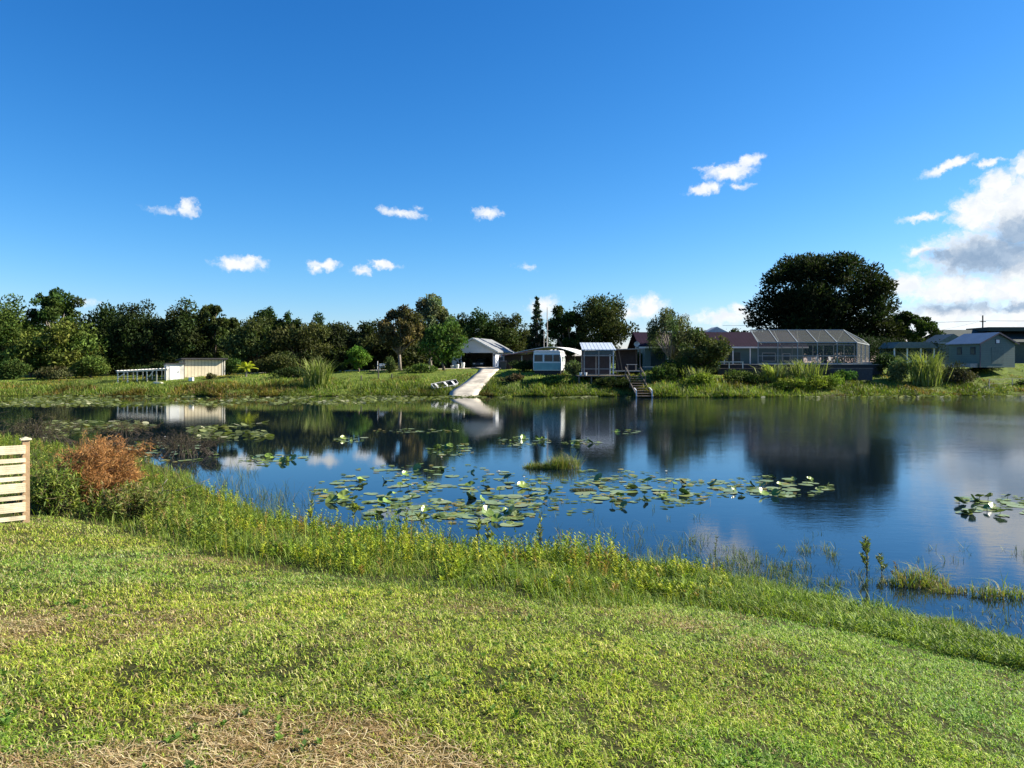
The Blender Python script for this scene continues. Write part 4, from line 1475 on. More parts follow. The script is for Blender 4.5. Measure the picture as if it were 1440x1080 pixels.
# ------------------------------------------------------------------ far bank buildings and objects
WHITE = mat('white_paint', (.78, .77, .74), .55, .12, 1.5)
DIRTY = mat('dirty_white', (.66, .63, .55), .6, .3, 1.2)
TAN = mat('tan_siding', (.64, .55, .39), .7, .18, 1.2, stripes=(0, .40, .05, .55))
DARKROOF = mat('dark_roof', (.045, .042, .045), .7, .3, 2)
GREYROOF = mat('grey_shingles', (.20, .21, .215), .8, .2, 3, .3, 12)
HOUSEW = mat('white_siding', (.72, .74, .78), .6, .08, 1, stripes=(2, .2, .03, .25))
DARK = mat('dark_inside', (.012, .012, .014), .6, .2)
GLASS = mat('window_glass', (.018, .045, .05), .12, .3, 1, spec=.35)
CONC = mat('concrete', (.50, .45, .36), .85, .45, .7, .2, 15)
TEAL = mat('teal_siding', (.09, .16, .165), .6, .15, 1)
PURP = mat('maroon_metal_roof', (.017, .007, .018), .8, .25, 1.0, spec=.1, stripes=(0, .45, .04, .5))
METALW = mat('white_metal_roof', (.62, .68, .72), .35, .15, 1, metal=.2, stripes=(0, .42, .06, .75))
OLDWOOD = mat('weathered_wood', (.16, .13, .10), .85, .4, 4, .3, 20)
GREYWOOD = mat('grey_wood', (.33, .31, .28), .85, .3, 4, .3, 20)
ALU = mat('white_aluminium', (.72, .73, .73), .4, .08, 1)
SAGE = mat('sage_siding', (.12, .175, .15), .7, .12, 1, stripes=(2, .22, .03, .3))
BLUEROOF = mat('grey_metal_roof', (.16, .20, .24), .38, .15, 1, metal=.3, stripes=(1, .4, .04, .4))
DKGREEN = mat('dark_green_roof', (.035, .05, .045), .8, .25, 2)


def base(px, Y):
    x = Xof(px, Y)
    return x, Y, g1(x, Y)


def at(px, Y, py):
    """z of a photograph row at depth Y"""
    return EYE - (py - 510) / F * Y


# --- tan shed
x, y, z = base(258, 95)
t = thing('tan_shed', 'tan board sided shed with dark overhanging flat roof', 'shed', (x, y, z), R(33))
w = 4.7; zt = at(280, 95, 506) - z
MB().box(0, w, 0, 3.2, -.3, zt).build('wall', TAN, t)
MB().slab((-.35, -.55, zt + .22), (w + .45, -.55, zt + .22), (w + .45, 3.5, zt + .02), (-.35, 3.5, zt + .02), .16).build('roof', DARKROOF, t)
for xx in (.0, w - .12):
    MB().box(xx, xx + .12, -.03, .0, -.3, zt - .02).build('corner_trim', DIRTY if xx else DARKROOF, t)
MB().box(w + .003, w + .03, .5, 1.4, 0, 1.9).build('door', DIRTY, t)
MB().box(w + .15, w + .25, .05, .15, -.3, zt).build('corner_post', DIRTY, t)
# --- small white shed
x, y, z = base(234, 92)
t = thing('white_shed', 'small dirty white shed beside the tan shed', 'shed', (x, y, z), R(33))
zt = at(245, 92, 512) - z
MB().box(0, 1.95, 0, 1.6, -.2, zt).build('wall', DIRTY, t)
MB().slab((-.12, -.2, zt + .12), (2.1, -.2, zt + .12), (2.1, 1.7, zt + .03), (-.12, 1.7, zt + .03), .1).build('roof', DARKROOF, t)
d = MB().box(.35, 1.45, -.03, -.003, .05, zt - .25).build('door', WHITE, t)
MB().box(1.3, 1.36, -.07, -.032, .95, 1.05).build('handle', DARKROOF, d)
# --- arbor
x, y, z = base(165, 91)
t = thing('slatted_arbor', 'low white slatted arbor on thin posts left of the sheds', 'arbor', (x, y, z), R(6))
zt = at(190, 91, 524) - z
Lb = 5.6
for k in range(6):
    for yy in (0, 1.8):
        xx = .05 + k * (Lb - .1) / 5
        MB().box(xx - .05, xx + .05, yy - .05, yy + .05, -.4, zt + .05 + .05 * k).build('post', DIRTY, t)
m = MB()
m.beam((-.1, 0, zt + .1), (Lb + .1, 0, zt + .38), .09, .16).beam((-.1, 1.8, zt + .1), (Lb + .1, 1.8, zt + .38), .09, .16)
m.build('beams', DIRTY, t)
m = MB()
for k in range(15):
    xx = Lb * k / 14
    zz = zt + .24 + .28 * k / 14
    m.beam((xx, -.3, zz), (xx, 2.1, zz), .16, .05)
m.build('slats', WHITE, t)
MB().beam((.1, 0, .5), (.9, 0, zt), .08).build('brace', DIRTY, t)
MB().beam((4.1, 0, zt + .2), (3.6, 0, .6), .08).build('brace', DIRTY, t)
# white block near the shed
x, y, z = base(222, 89.5)
MBo = MB().prism([(-.5, 0), (.5, 0), (.42, .16), (-.44, .2)], -.2, .3).build('white_slab', DIRTY)
MBo.location = (x, y, z); tag(MBo, 'pale concrete slab lying in the grass below the white shed', 'slab')
x, y, z = base(269, 91)
MBo = MB().box(-.25, .25, -.2, .2, 0, .45).build('white_crate', WHITE, bevel=.03)
MBo.location = (x, y, z); tag(MBo, 'white box in the grass in front of the tan shed', 'box')

# --- white house with garage
Yh = 112
x, y, z = base(666, Yh)
z = min(z, at(680, Yh, 517.5))
t = thing('white_house', 'white gabled house with open two car garage', 'house', (x, y, z), R(-16))
hw = 3.35; ev = at(690, Yh, 492.5) - z; ap = at(666, Yh, 475.5) - z; dp = 8.5
gw = (-1.9, 2.95, 2.25)
m = MB()
m.prism([(-hw, -.2), (gw[0], -.2), (gw[0], gw[2]), (gw[1], gw[2]), (gw[1], -.2), (hw, -.2), (hw, ev), (0, ap - .12), (-hw, ev)], 0, .2)
m.box(hw - .2, hw, .2, dp, -.2, ev).box(-hw, -hw + .2, .2, dp, -.2, ev).box(-hw + .2, hw - .2, dp - .2, dp, -.2, ev)
m.build('wall', HOUSEW, t)
rm = MB()
sl = (ap - ev) / hw
rm.slab((0, -.45, ap + .06), (0, dp + .3, ap + .06), (hw + .5, dp + .3, ev + .06 - sl * .5), (hw + .5, -.45, ev + .06 - sl * .5), .14)
rm.slab((-hw - .5, -.45, ev + .06 - sl * .5), (-hw - .5, dp + .3, ev + .06 - sl * .5), (0, dp + .3, ap + .06), (0, -.45, ap + .06), .14)
rm.build('roof', GREYROOF, t)
MB().beam((0.0, -.47, ap - .02), (hw + .5, -.47, ev - sl * .5 - .02), .03, .18).beam((0, -.47, ap - .02), (-hw - .5, -.47, ev - sl * .5 - .02), .03, .18).build('fascia', WHITE, t)
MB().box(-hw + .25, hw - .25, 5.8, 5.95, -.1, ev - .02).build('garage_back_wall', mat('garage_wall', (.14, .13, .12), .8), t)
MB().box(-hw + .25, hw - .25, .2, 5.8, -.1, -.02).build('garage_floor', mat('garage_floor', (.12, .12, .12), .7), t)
MB().box(gw[1], gw[1] + .08, -.03, -.002, 0, gw[2]).box(gw[0] - .08, gw[0], -.03, -.002, 0, gw[2]).box(gw[0], gw[1], -.03, -.002, gw[2], gw[2] + .1).build('garage_frame', WHITE, t)
MB().box(hw + .003, hw + .03, 1.6, 2.5, 0.9, 1.9).build('window', GLASS, t)
MB().box(hw + .003, hw + .04, 3.4, 4.3, 0, 2.05).build('door', mat('dark_door', (.05, .05, .055), .5), t)
lm = MB().box(3.08, 3.2, -.13, -.003, 1.8, 2.1).build('lamp', DARKROOF, t)


def car(px, Y, label, colr, rz, ofs=(0, 0), zfix=None, scale=1.0):
    x, y, z = base(px, Y)
    if zfix is not None: z = zfix
    t = thing('parked_car', label, 'car', (x + ofs[0], y + ofs[1], z), rz)
    paint = mat('car_paint_' + label.split()[0], colr, .25, .1, 1, spec=.6)
    m = MB()
    prof = [(-2.15, .3), (2.1, .3), (2.2, .55), (2.1, .85), (1.2, 1.0), (-1.9, 1.0), (-2.2, .9), (-2.25, .5)]
    m.prism(prof, -.85, .85)
    m.build('body', paint, t, .05)
    MB().prism([(-1.7, 1.0), (1.1, 1.0), (.35, 1.48), (-1.15, 1.48)], -.72, .72).build('cabin', GLASS, t, .05)
    MB().prism([(-1.1, 1.485), (.3, 1.485), (.2, 1.53), (-1.0, 1.53)], -.68, .68).build('roof', paint, t, .02)
    for sx_ in (-1.35, 1.35):
        for sy in (-.86, .86):
            wo = MB().tube([(sx_, sy - .1 * (1 if sy > 0 else -1), .32), (sx_, sy, .32)], .32, 16).build('wheel', mat('tyre', (.02, .02, .02), .8), t)
            MB().tube([(sx_, sy - .02 * (1 if sy > 0 else -1), .32), (sx_, sy * 1.012, .32)], .18, 12).build('rim', mat('rim', (.4, .4, .42), .3, metal=.8), wo)
    for sy in (-.6, .6):
        MB().box(2.12, 2.2, sy - .18, sy + .18, .62, .78).build('headlight', mat('lamp_glass', (.7, .7, .68), .15), t)
    t.scale = (scale,) * 3
    return t


gt = Matrix.Translation((x, y, z)) @ Matrix.Rotation(R(-16), 4, 'Z')
cp = gt @ Vector((.3, 3.2, -.01))
c_ = car(666, Yh, 'dark car parked inside the open garage', (.05, .055, .06), R(-106))
c_.location = cp

# pots and barrels by the garage
for i, (px, Y, hh, cc, lab) in enumerate([(643, 108, .62, WHITE, 'white pot left of the garage, middle one'), (636, 108, .5, DIRTY, 'small white pot farthest left of the garage'), (651, 108.5, .85, WHITE, 'taller white pot nearest the garage opening'), (602, 105, .45, WHITE, 'small white tub under the dense round tree')]):
    x, y, z = base(px, Y)
    o = MB().tube([(0, 0, 0), (0, 0, hh * .1), (0, 0, hh * .8), (0, 0, hh)], [.16, .2, .27, .25], 12).build('garden_pot', cc, smooth=False)
    o.location = (x, y, z); tag(o, lab, 'pot', 'pots in front of the garage')
# bin
x, y, z = base(708, 100)
t = thing('wheelie_bin', 'dark wheeled rubbish bin at the top of the concrete ramp', 'bin', (x, y, z))
MB().prism([(-.3, .05), (.3, .05), (.38, 1.05), (-.38, 1.05)], -.35, .35).build('body', mat('bin_plastic', (.03, .035, .035), .5), t, .03)
MB().slab((-.42, -.42, 1.13), (.42, -.42, 1.13), (.42, .42, 1.2), (-.42, .42, 1.2), .07).build('lid', mat('bin_lid', (.025, .025, .03), .4), t, .02)
for sx_ in (-.3, .3):
    MB().tube([(sx_ - .04, .36, .12), (sx_ + .04, .36, .12)], .12, 12).build('wheel', mat('tyre', (.02, .02, .02), .8), t)
# dark fridge-like cabinet beside the house corner
x, y, z = base(700, 107)
t = thing('utility_box', 'dark upright cabinet at the right corner of the white house', 'cabinet', (x + .6, y, z))
MB().box(-.45, .45, -.4, .4, 0, 1.6).build('body', mat('cabinet', (.06, .055, .05), .6), t, .03)
MB().box(-.40, .40, -.43, -.402, .1, 1.5).build('door', mat('cabinet_door', (.08, .075, .07), .5), t)

# --- concrete boat ramp / drive
def strip(name, pts, w0, lift, m, label, cat):
    P = np.array(pts, float)
    tt = np.linspace(0, len(P) - 1, 60)
    k = np.arange(len(P))
    X = np.interp(tt, k, P[:, 0]); Y = np.interp(tt, k, P[:, 1]); Wd_ = np.interp(tt, k, P[:, 2])
    V = []
    for j in range(5):
        f = (j / 4 - .5)
        xx = X + Wd_ * f
        V.append(np.stack([xx, Y, gz(xx, Y) + lift], 1))
    V = np.stack(V, 1)
    # flatten across
    V[:, :, 2] = V[:, :, 2].max(1, keepdims=True) + lift * .8
    ii = np.arange(60 * 5).reshape(60, 5)
    Fq = np.stack([ii[:-1, :-1], ii[:-1, 1:], ii[1:, 1:], ii[1:, :-1]], -1).reshape(-1, 4)
    o = np_mesh(name, V.reshape(-1, 3), Fq, m)
    sm = o.modifiers.new('Solid', 'SOLIDIFY'); sm.thickness = .12; sm.offset = -1
    return tag(o, label, cat, kind='structure')


def rp(px, Y, wpx):
    return (Xof(px, Y), Y, wpx / F * Y)


strip('boat_ramp', [(Xof(651, 82), 82, 3.1), rp(653.5, 84, 41), rp(672, 88.5, 30), rp(685, 94, 25), rp(690, 102, 27), rp(687, 107, 38), rp(684, 111.8, 50)], 3, .06, CONC, 'pale concrete boat ramp running down from the garage to the lake', 'ramp')
SAND = mat('sandy_track', (.42, .37, .28), .9, .25, .6, .2, 10)
strip('sandy_path', [(Xof(300, 103), 103, 1.0), (Xof(420, 104), 104, 2), (Xof(500, 105), 105, 2), (Xof(600, 106.5), 106.5, 2), (Xof(660, 108.8), 108.8, 2)], 2, .03, SAND, 'sandy track along the top of the left bank', 'path')


# --- jon boat on the bank
x, y, z = base(626, 86.2)
t = thing('rowing_boat', 'white flat bottomed boat with dark inside lying on the bank left of the ramp', 'boat', (x, y, z + .12), R(52))
t.rotation_euler = (R(30), R(-9), R(30))
t.scale = (.8, .8, .8)
hull = MB()
Lh = 3.9
st_ = [(-Lh / 2, .58, .52, .0), (-Lh / 4, .66, .48, -.02), (0, .68, .46, -.02), (Lh / 4, .64, .48, -.02), (Lh / 2 - .15, .46, .60, .22)]
outer = []
for (xx, hw_, top_, bot_) in st_:
    outer.append([(xx, -hw_, top_), (xx, -hw_ * .8, bot_), (xx, hw_ * .8, bot_), (xx, hw_, top_)])
inner = []
for (xx, hw_, top_, bot_) in st_:
    i_ = .05
    inner.append([(xx * .98, -hw_ + i_, top_), (xx * .98, -hw_ * .8 + i_, bot_ + .06), (xx * .98, hw_ * .8 - i_, bot_ + .06), (xx * .98, hw_ - i_, top_)])
vs = [p for sct in outer for p in sct] + [p for sct in inner for p in sct]
fs = []
no = len(outer) * 4
for i in range(len(outer) - 1):
    for k in range(3):
        a = i * 4 + k
        fs.append((a, a + 4, a + 5, a + 1))
for k in (0, 3):
    for i in range(len(outer) - 1):
        a = i * 4 + k
        fs.append((a, a + no, a + 4 + no, a + 4))
fs += [(0, 1, 2, 3), (no - 4, no - 1, no - 2, no - 3), (0, 3, 3 + no, 0 + no), (no - 4, no - 4 + no, no - 1 + no, no - 1)]
hull.add(vs, fs)
hull.build('hull', WHITE, t)
lin = MB()
iv = [p for sct in inner for p in sct]
fi = []
for i in range(len(inner) - 1):
    for k in range(3):
        a = i * 4 + k
        fi.append((a, a + 1, a + 5, a + 4))
fi += [(0, 3, 2, 1), (len(iv) - 4, len(iv) - 3, len(iv) - 2, len(iv) - 1)]
lin.add([(a, b * .995, c + .002) for a, b, c in iv], fi)
lin.build('inner_lining', mat('boat_inside', (.05, .06, .06), .7), t)
for xx in (-1.3, 0.1, 1.25):
    MB().box(xx - .14, xx + .14, -.56, .56, .36, .42).build('bench', WHITE, t)
# white post at the water
x, y = wat(620, 562)

# --- carport with arched white roof behind the trailer
Yc = 103
x0, y, z = base(762, Yc)
t = thing('carport', 'large open carport with arched white metal roof behind the trailer', 'carport', (x0, y, z), R(-22))
hw = (823 - 705) / 2 / F * Yc
pk = at(762, Yc, 487.5) - z
ev = at(706, Yc, 500) - z
prof = []
for k in range(13):
    a = -1 + 2 * k / 12
    off = .45
    zz = ev + (pk - ev) * (1 - abs(a - .25) ** 1.5 / (1.25 ** 1.5 if a < .25 else .75 ** 1.5 * 1.0))
    prof.append((a * hw, max(zz, ev - (.35 if a > .8 else 0))))
m = MB()
for (a, za), (b, zb) in zip(prof[:-1], prof[1:]):
    m.slab((a, 0, za), (b, 0, zb), (b, 6, zb), (a, 6, za), .07)
m.build('roof', WHITE, t)
for xx, zz in ((-hw + .1, ev), (hw - .1, ev - .2), (-.4 * hw, ev + .5), (.5 * hw, pk - .4)):
    for yy in (.1, 5.8):
        MB().box(xx - .05, xx + .05, yy - .05, yy + .05, -.3, zz - .05).build('post', GREYWOOD, t)
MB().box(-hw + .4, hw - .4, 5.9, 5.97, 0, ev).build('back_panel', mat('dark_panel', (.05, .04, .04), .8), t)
# left lean-to (low maroon roof between house and carport)
x, y, z = base(707, 101)
t = thing('lean_to', 'low dark maroon roofed lean-to between the white house and the trailer', 'shed', (x, y, z))
lw = 5.0; lz = at(720, 101, 497) - z
MB().slab((-.2, -.3, lz - .25), (lw, -.3, lz + .45), (lw, 1.8, lz + .5), (-.2, 1.8, lz - .2), .1).build('roof', mat('maroon_sheet', (.10, .045, .05), .6), t)
MB().box(.2, lw - .2, 1.5, 1.6, 0, lz - .1).build('wall', mat('dark_brown_wall', (.05, .035, .03), .8), t)
for xx in (.1, 2.5, 4.7):
    MB().box(xx - .06, xx + .06, -.06, .06, -.3, lz - .3).build('post', GREYWOOD, t)
for i, (dx, hh, c) in enumerate(((.9, .7, 'low rusty tub under the lean-to roof, left'), (3.2, .8, 'low rusty tub under the lean-to roof, right'))):
    o = MB().tube([(0, 0, 0), (0, 0, hh * .9), (0, 0, hh)], [.3, .35, .33], 12).build('tub', mat('rusty_tub', (.14, .07, .05), .8))
    o.location = (x + dx, y + .7, z); tag(o, c, 'tub')

# --- trailer
Yt = 92
x, y, z = base(750, Yt)
zb = at(765, Yt, 522.5)
t = thing('camper_trailer', 'white and teal camper trailer with a row of windows', 'trailer', (x, y, zb), R(-9))
tw = 3.35; th = at(765, Yt, 493.5) - zb
body = MB().prism([(0, .12), (tw, .12), (tw + .03, th * .6), (tw - .12, th - .18), (tw - .35, th), (.25, th), (.03, th - .2), (-.03, th * .6)], 0, 4.8).build('body', mat('trailer_white', (.72, .76, .76), .4, .1, 1), t, .04)
MB().box(.05, tw - .05, -.012, -.002, .2, th * .42).build('lower_panel', mat('trailer_teal', (.16, .34, .35), .45, .2, 1.5), t)
MB().prism([(-.06, th - .12), (tw + .02, th - .12), (tw - .3, th + .06), (.22, th + .06)], -.1, 4.9).build('roof', WHITE, t, .03)
for (a, b) in ((.12, 1.12), (1.32, 2.32), (2.38, 3.2)):
    f = MB().box(a - .03, b + .03, -.025, -.004, th * .46, th * .84).build('window', mat('trailer_frame', (.42, .55, .55), .4), t)
    MB().box(a + .02, b - .02, -.034, -.026, th * .49, th * .81).build('pane', GLASS, f)
for yy in (1.2, 3.2):
    f = MB().box(tw + .034, tw + .05, yy - .5, yy + .5, th * .45, th * .75).build('window', mat('trailer_frame', (.42, .55, .55), .4), t)
    MB().box(tw + .052, tw + .058, yy - .44, yy + .44, th * .48, th * .72).build('pane', GLASS, f)
for yy in (2.0, 2.9):
    for xx in (-.02, tw - .2):
        MB().tube([(xx, yy, .08), (xx + .22, yy, .08)], .36, 16).build('wheel', mat('tyre', (.02, .02, .02), .8), t)
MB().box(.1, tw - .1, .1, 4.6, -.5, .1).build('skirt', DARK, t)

# --- gazebo on a deck
Yg = 87
x, y, z = base(820, Yg)
zd = at(840, Yg, 528)
t = thing('gazebo', 'gazebo with striped metal roof on a wooden deck', 'gazebo', (x, y, zd))
gw_ = 44 / F * Yg
zr0 = at(840, Yg, 491.5) - zd; zr1 = at(840, Yg + 3, 483.5) - zd
MB().slab((-.15, -.4, zr0), (gw_ + .15, -.4, zr0), (gw_ + .1, 3.2, zr1 + .15), (-.1, 3.2, zr1 + .15), .1).build('roof', METALW, t)
for xx in (.12, gw_ * .5, gw_ - .12):
    for yy in (0, 2.9):
        MB().box(xx - .06, xx + .06, yy - .06, yy + .06, 0, zr0 - .08).build('post', GREYWOOD if xx < gw_ - .3 else WHITE, t)
MB().box(.0, gw_, -.08, -.02, zr0 - .75, zr0 - .6).build('front_beam', GREYWOOD, t)
MB().box(.1, gw_ - .1, -.04, 0, zr0 - .55, zr0 - .12).build('front_screen', mat('screen_panel', (.10, .13, .13), .7), t)
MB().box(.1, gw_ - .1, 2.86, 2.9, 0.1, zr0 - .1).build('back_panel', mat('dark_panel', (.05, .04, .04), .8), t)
MB().box(-.1, gw_ + .1, -.12, -.06, .70, .78).box(-.1, gw_ + .1, -.12, -.06, .1, .16).build('railing', GREYWOOD, t)
MB().box(-.6, gw_ + 1.6, -.5, 3.2, -.12, 0).build('deck', OLDWOOD, t)
for xx in (-.5, .9, 2.2, 3.6, gw_ + 1.4):
    for yy in (-.4, 3.0):
        MB().box(xx - .07, xx + .07, yy - .07, yy + .07, -2.4, -.12).build('stilt', OLDWOOD, t)
for i, (dx, lab) in enumerate(((-.3, 'small pale planter at the left end of the gazebo deck'), (.25, 'second small pale planter on the gazebo deck'))):
    o = MB().tube([(0, 0, 0), (0, 0, .3), (0, 0, .34)], [.12, .18, .18], 10).build('planter', WHITE)
    o.location = (x + dx, y - .3, zd + .002); tag(o, lab, 'planter')

# --- pergola right of the gazebo
Yp = 91
x, y, z = base(868, Yp)
zd = at(880, Yp, 521)
t = thing('pergola', 'dark flat roofed pergola between the gazebo and the low house', 'pergola', (x, y, zd))
pw_ = 34 / F * Yp; ph = at(880, Yp, 491) - zd
MB().slab((-.4, -.3, ph), (pw_ + .3, -.3, ph + .12), (pw_ + .3, 3, ph + .12), (-.4, 3, ph), .1).build('roof', GREYWOOD, t)
for xx in (0.25, pw_ - .1):
    for yy in (0, 2.8):
        MB().beam((xx + (.35 if xx < 1 else 0), yy, 0), (xx - .1, yy, ph - .05), .1).build('post', OLDWOOD, t)
MB().box(-.2, pw_ + .2, -.2, 3, -.15, 0).build('deck', GREYWOOD, t)
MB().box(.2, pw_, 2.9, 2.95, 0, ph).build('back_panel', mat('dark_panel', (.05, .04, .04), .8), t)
for xx in (0, 1.4, pw_):
    MB().box(xx - .07, xx + .07, -.1, .04, -2.4, -.15).build('stilt', OLDWOOD, t)
xb, yb = x + 1.9, y + 1.2
tb = thing('deck_table', 'pale table under the dark pergola', 'table', (xb, yb, zd + .002))
MB().box(-.6, .6, -.35, .35, .68, .73).build('tabletop', WHITE, tb)
for sx_ in (-.5, .5):
    for sy in (-.28, .28):
        MB().box(sx_ - .03, sx_ + .03, sy - .03, sy + .03, 0, .68).build('leg', GREYWOOD, tb)

# --- lake stairs with white posts
x, y, z = base(900, 84)
t = thing('lake_stairs', 'wooden stairs with white posts leading down to the lake', 'stairs', (Xof(897, 79), 79, 0))
for k in range(9):
    MB().box(0, 1.55, .2 + k * .85, 1.1 + k * .85, .12 + k * .24, .17 + k * .24).build('step', OLDWOOD, t)
for xx in (-.05, 1.6):
    MB().beam((xx, 0, .05), (xx, 8, 2.25), .06, .22).build('stringer', OLDWOOD, t)
for xx, yy, h0, h1 in ((-.12, .2, -.5, .75), (1.5, .2, -.5, .75), (-.12, 4.5, .9, 2.2), (1.55, 4.5, .9, 2.2), (-.12, 7.8, 1.8, 3.1), (1.55, 7.8, 1.8, 3.1)):
    MB().box(xx - .05, xx + .05, yy - .05, yy + .05, h0, h1).build('post', WHITE if yy < 1 else OLDWOOD, t)
MB().beam((-.12, .2, .72), (-.2, 1.0, .95), .07, .1).beam((1.5, .2, .72), (1.4, 1.1, 1.0), .07, .1).build('lower_handrail', WHITE, t)
MB().beam((-.12, 4.5, 2.2), (-.12, 7.8, 3.1), .06, .09).beam((1.55, 4.5, 2.2), (1.55, 7.8, 3.1), .06, .09).build('upper_handrail', OLDWOOD, t)

# --- low maroon-roofed house
Yl = 99
x, y, z = base(897, Yl)
z = at(950, Yl, 519)
t = thing('low_house', 'long low teal house with maroon metal roof behind the willow', 'house', (x, y, z), R(0))
lw = (1130 - 897) / F * Yl
ev = at(950, Yl, 487) - z; rd = at(950, Yl + 4, 467) - z
MB().box(.9, lw, 0, 8, -.6, ev).build('wall', TEAL, t)
MB().slab((0, -.9, ev - .05), (lw + .3, -.9, ev - .05), (lw + .3, 4.2, rd), (0, 4.2, rd), .1).slab((0, 4.2, rd), (lw + .3, 4.2, rd), (lw + .3, 9, ev - .05), (0, 9, ev - .05), .1).build('roof', PURP, t)
MB().box(0, lw + .3, -.94, -.905, ev - .26, ev - .06).build('fascia', WHITE, t)
for k, (a, b, z0, z1) in enumerate(((1.6, 3.6, .3, 2.2), (4.0, 6.0, .3, 2.2), (11.3, 13.2, .2, 2.2), (16.0, 17.7, 1.0, 2.1), (18.6, 19.6, 1.0, 2.0))):
    f = MB().box(a, b, -.05, -.003, z0, z1).build('window', ALU if k > 2 else mat('dark_frame', (.10, .12, .13), .5), t)
    MB().box(a + .07, b - .07, -.06, -.052, z0 + .07, z1 - .07).build('pane', GLASS, f)
MB().box(8.7, 10.4, -.05, -.003, 0, 2.15).build('door', DARK, t)
for xx in (.15, .55, 3.7, 10.9, 12.0, 14.2):
    MB().box(xx - .06, xx + .06, -.85, -.73, -.6, ev - .1).build('porch_post', WHITE if xx > 1 else TEAL, t)
MB().box(-.1, lw, -1.6, -.003, -.75, -.6).build('porch_floor', GREYWOOD, t)
MB().box(.4, lw - 7, -1.62, -1.56, .25, .33).build('porch_rail', WHITE, t)
gm_ = MB().prism([(-2.6, 0), (2.6, 0), (0, 1.3)], 0, 3).build('grey_gable', mat('pale_roof', (.5, .5, .48), .7), t)
gm_.location = (11.4, 4.5, rd - .55)
# satellite dish on left eave
t2 = thing('satellite_dish', 'white satellite dish at the left eave of the low house', 'satellite dish', (x - .25, y - .5, z + ev - .1), R(25))
dm = MB()
n = 14
pts = [(0, .12, .35)]
for ring in (1, 2):
    for k in range(n):
        a = 6.283 * k / n
        rr = .22 * ring
        pts.append((math.cos(a) * rr, .12 - .05 * ring * ring, .35 + math.sin(a) * rr * .8))
fs = [(0, 1 + k, 1 + (k + 1) % n) for k in range(n)] + [(1 + k, 1 + n + k, 1 + n + (k + 1) % n, 1 + (k + 1) % n) for k in range(n)]
dm.add(pts, fs)
do = dm.build('dish', WHITE, t2)
so_ = do.modifiers.new('Solid', 'SOLIDIFY'); so_.thickness = .02
MB().tube([(0, .15, -.2), (0, .15, .35)], .03, 8).build('mast', ALU, t2)
MB().beam((0, .1, .2), (0, -.4, .22), .03).box(-.04, .04, -.46, -.38, .2, .3).build('arm', ALU, t2)

# --- screened pool enclosure
SCREEN = bpy.data.materials.new('insect_screen')
SCREEN.use_nodes = True
_N = NT(SCREEN.node_tree)
_p = SCREEN.node_tree.nodes['Principled BSDF']
_p.inputs['Base Color'].default_value = (.055, .066, .066, 1)
_p.inputs['Roughness'].default_value = .8
_tr = _N.n('ShaderNodeBsdfTransparent')
_mx = _N.n('ShaderNodeMixShader')
_mx.inputs[0].default_value = .5
_N.lk(_tr.outputs[0], _mx.inputs[1]); _N.lk(_p.outputs[0], _mx.inputs[2])
_N.lk(_mx.outputs[0], SCREEN.node_tree.nodes['Material Output'].inputs[0])

Yk = 92
FRAME = mat('enclosure_frame', (.27, .30, .30), .5, .15, 1)
x0, y, _ = base(1066, Yk)
z = at(1100, Yk, 512)
t = thing('pool_enclosure', 'screened pool enclosure with white frame and mansard top', 'pool enclosure', (x0, y, z))
cw = (1205 - 1066) / F * Yk; cw2 = (1233 - 1066) / F * Yk
e_ = at(1100, Yk, 481.5) - z
Yr = 3.2
tp = at(1100, Yk + Yr, 464) - z
shift = (1055 / 1 - 1066) / F * (Yk + Yr) + (Xof(1066, Yk + Yr) - Xof(1066, Yk))
topx0 = Xof(1055, Yk + Yr) - x0; topx1 = Xof(1186, Yk + Yr) - x0
nb = 5
bars = MB(); posts = []
for k in range(nb + 1):
    f = k / nb
    a = (cw * f, 0, e_); b = (topx0 + (topx1 - topx0) * f, Yr, tp)
    MB().beam(a, b, .09, .09).build('roof_bar', FRAME, t)
    MB().box(cw * f - .04, cw * f + .04, -.04, .04, 0, e_ - .06).build('post', FRAME, t)
for k in range(3):
    xx = cw + (cw2 - cw) * (k + 1) / 3
    MB().box(xx - .05, xx + .05, 2.0 * (k + 1) / 3 - .05, 2.0 * (k + 1) / 3 + .05, 0, e_ - .3).build('post', FRAME, t)
MB().beam((0, 0, e_), (cw, 0, e_), .1, .12).beam((cw, 0, e_), (cw2, 2.0, e_ - .25), .1, .12).build('eave_beam', FRAME, t)
MB().beam((topx0, Yr, tp), (topx1, Yr, tp), .1, .12).build('ridge_beam', FRAME, t)
MB().beam((topx1, Yr, tp), (cw + .9 * (cw2 - cw) * .5, 1.0, e_ + .35), .09, .1).beam((cw + .45 * (cw2 - cw), 1.0, e_ + .35), (cw2, 2.0, e_ - .25), .09, .1).build('hip_bar', FRAME, t)
MB().box(0, cw, -.03, .03, .95, 1.02).box(0, cw, -.04, .04, 0, .12).build('chair_rail', FRAME, t)
MB().box(cw, cw2 + .1, 1.0, 1.1, -.05, .25).build('kick_plate', FRAME, t)
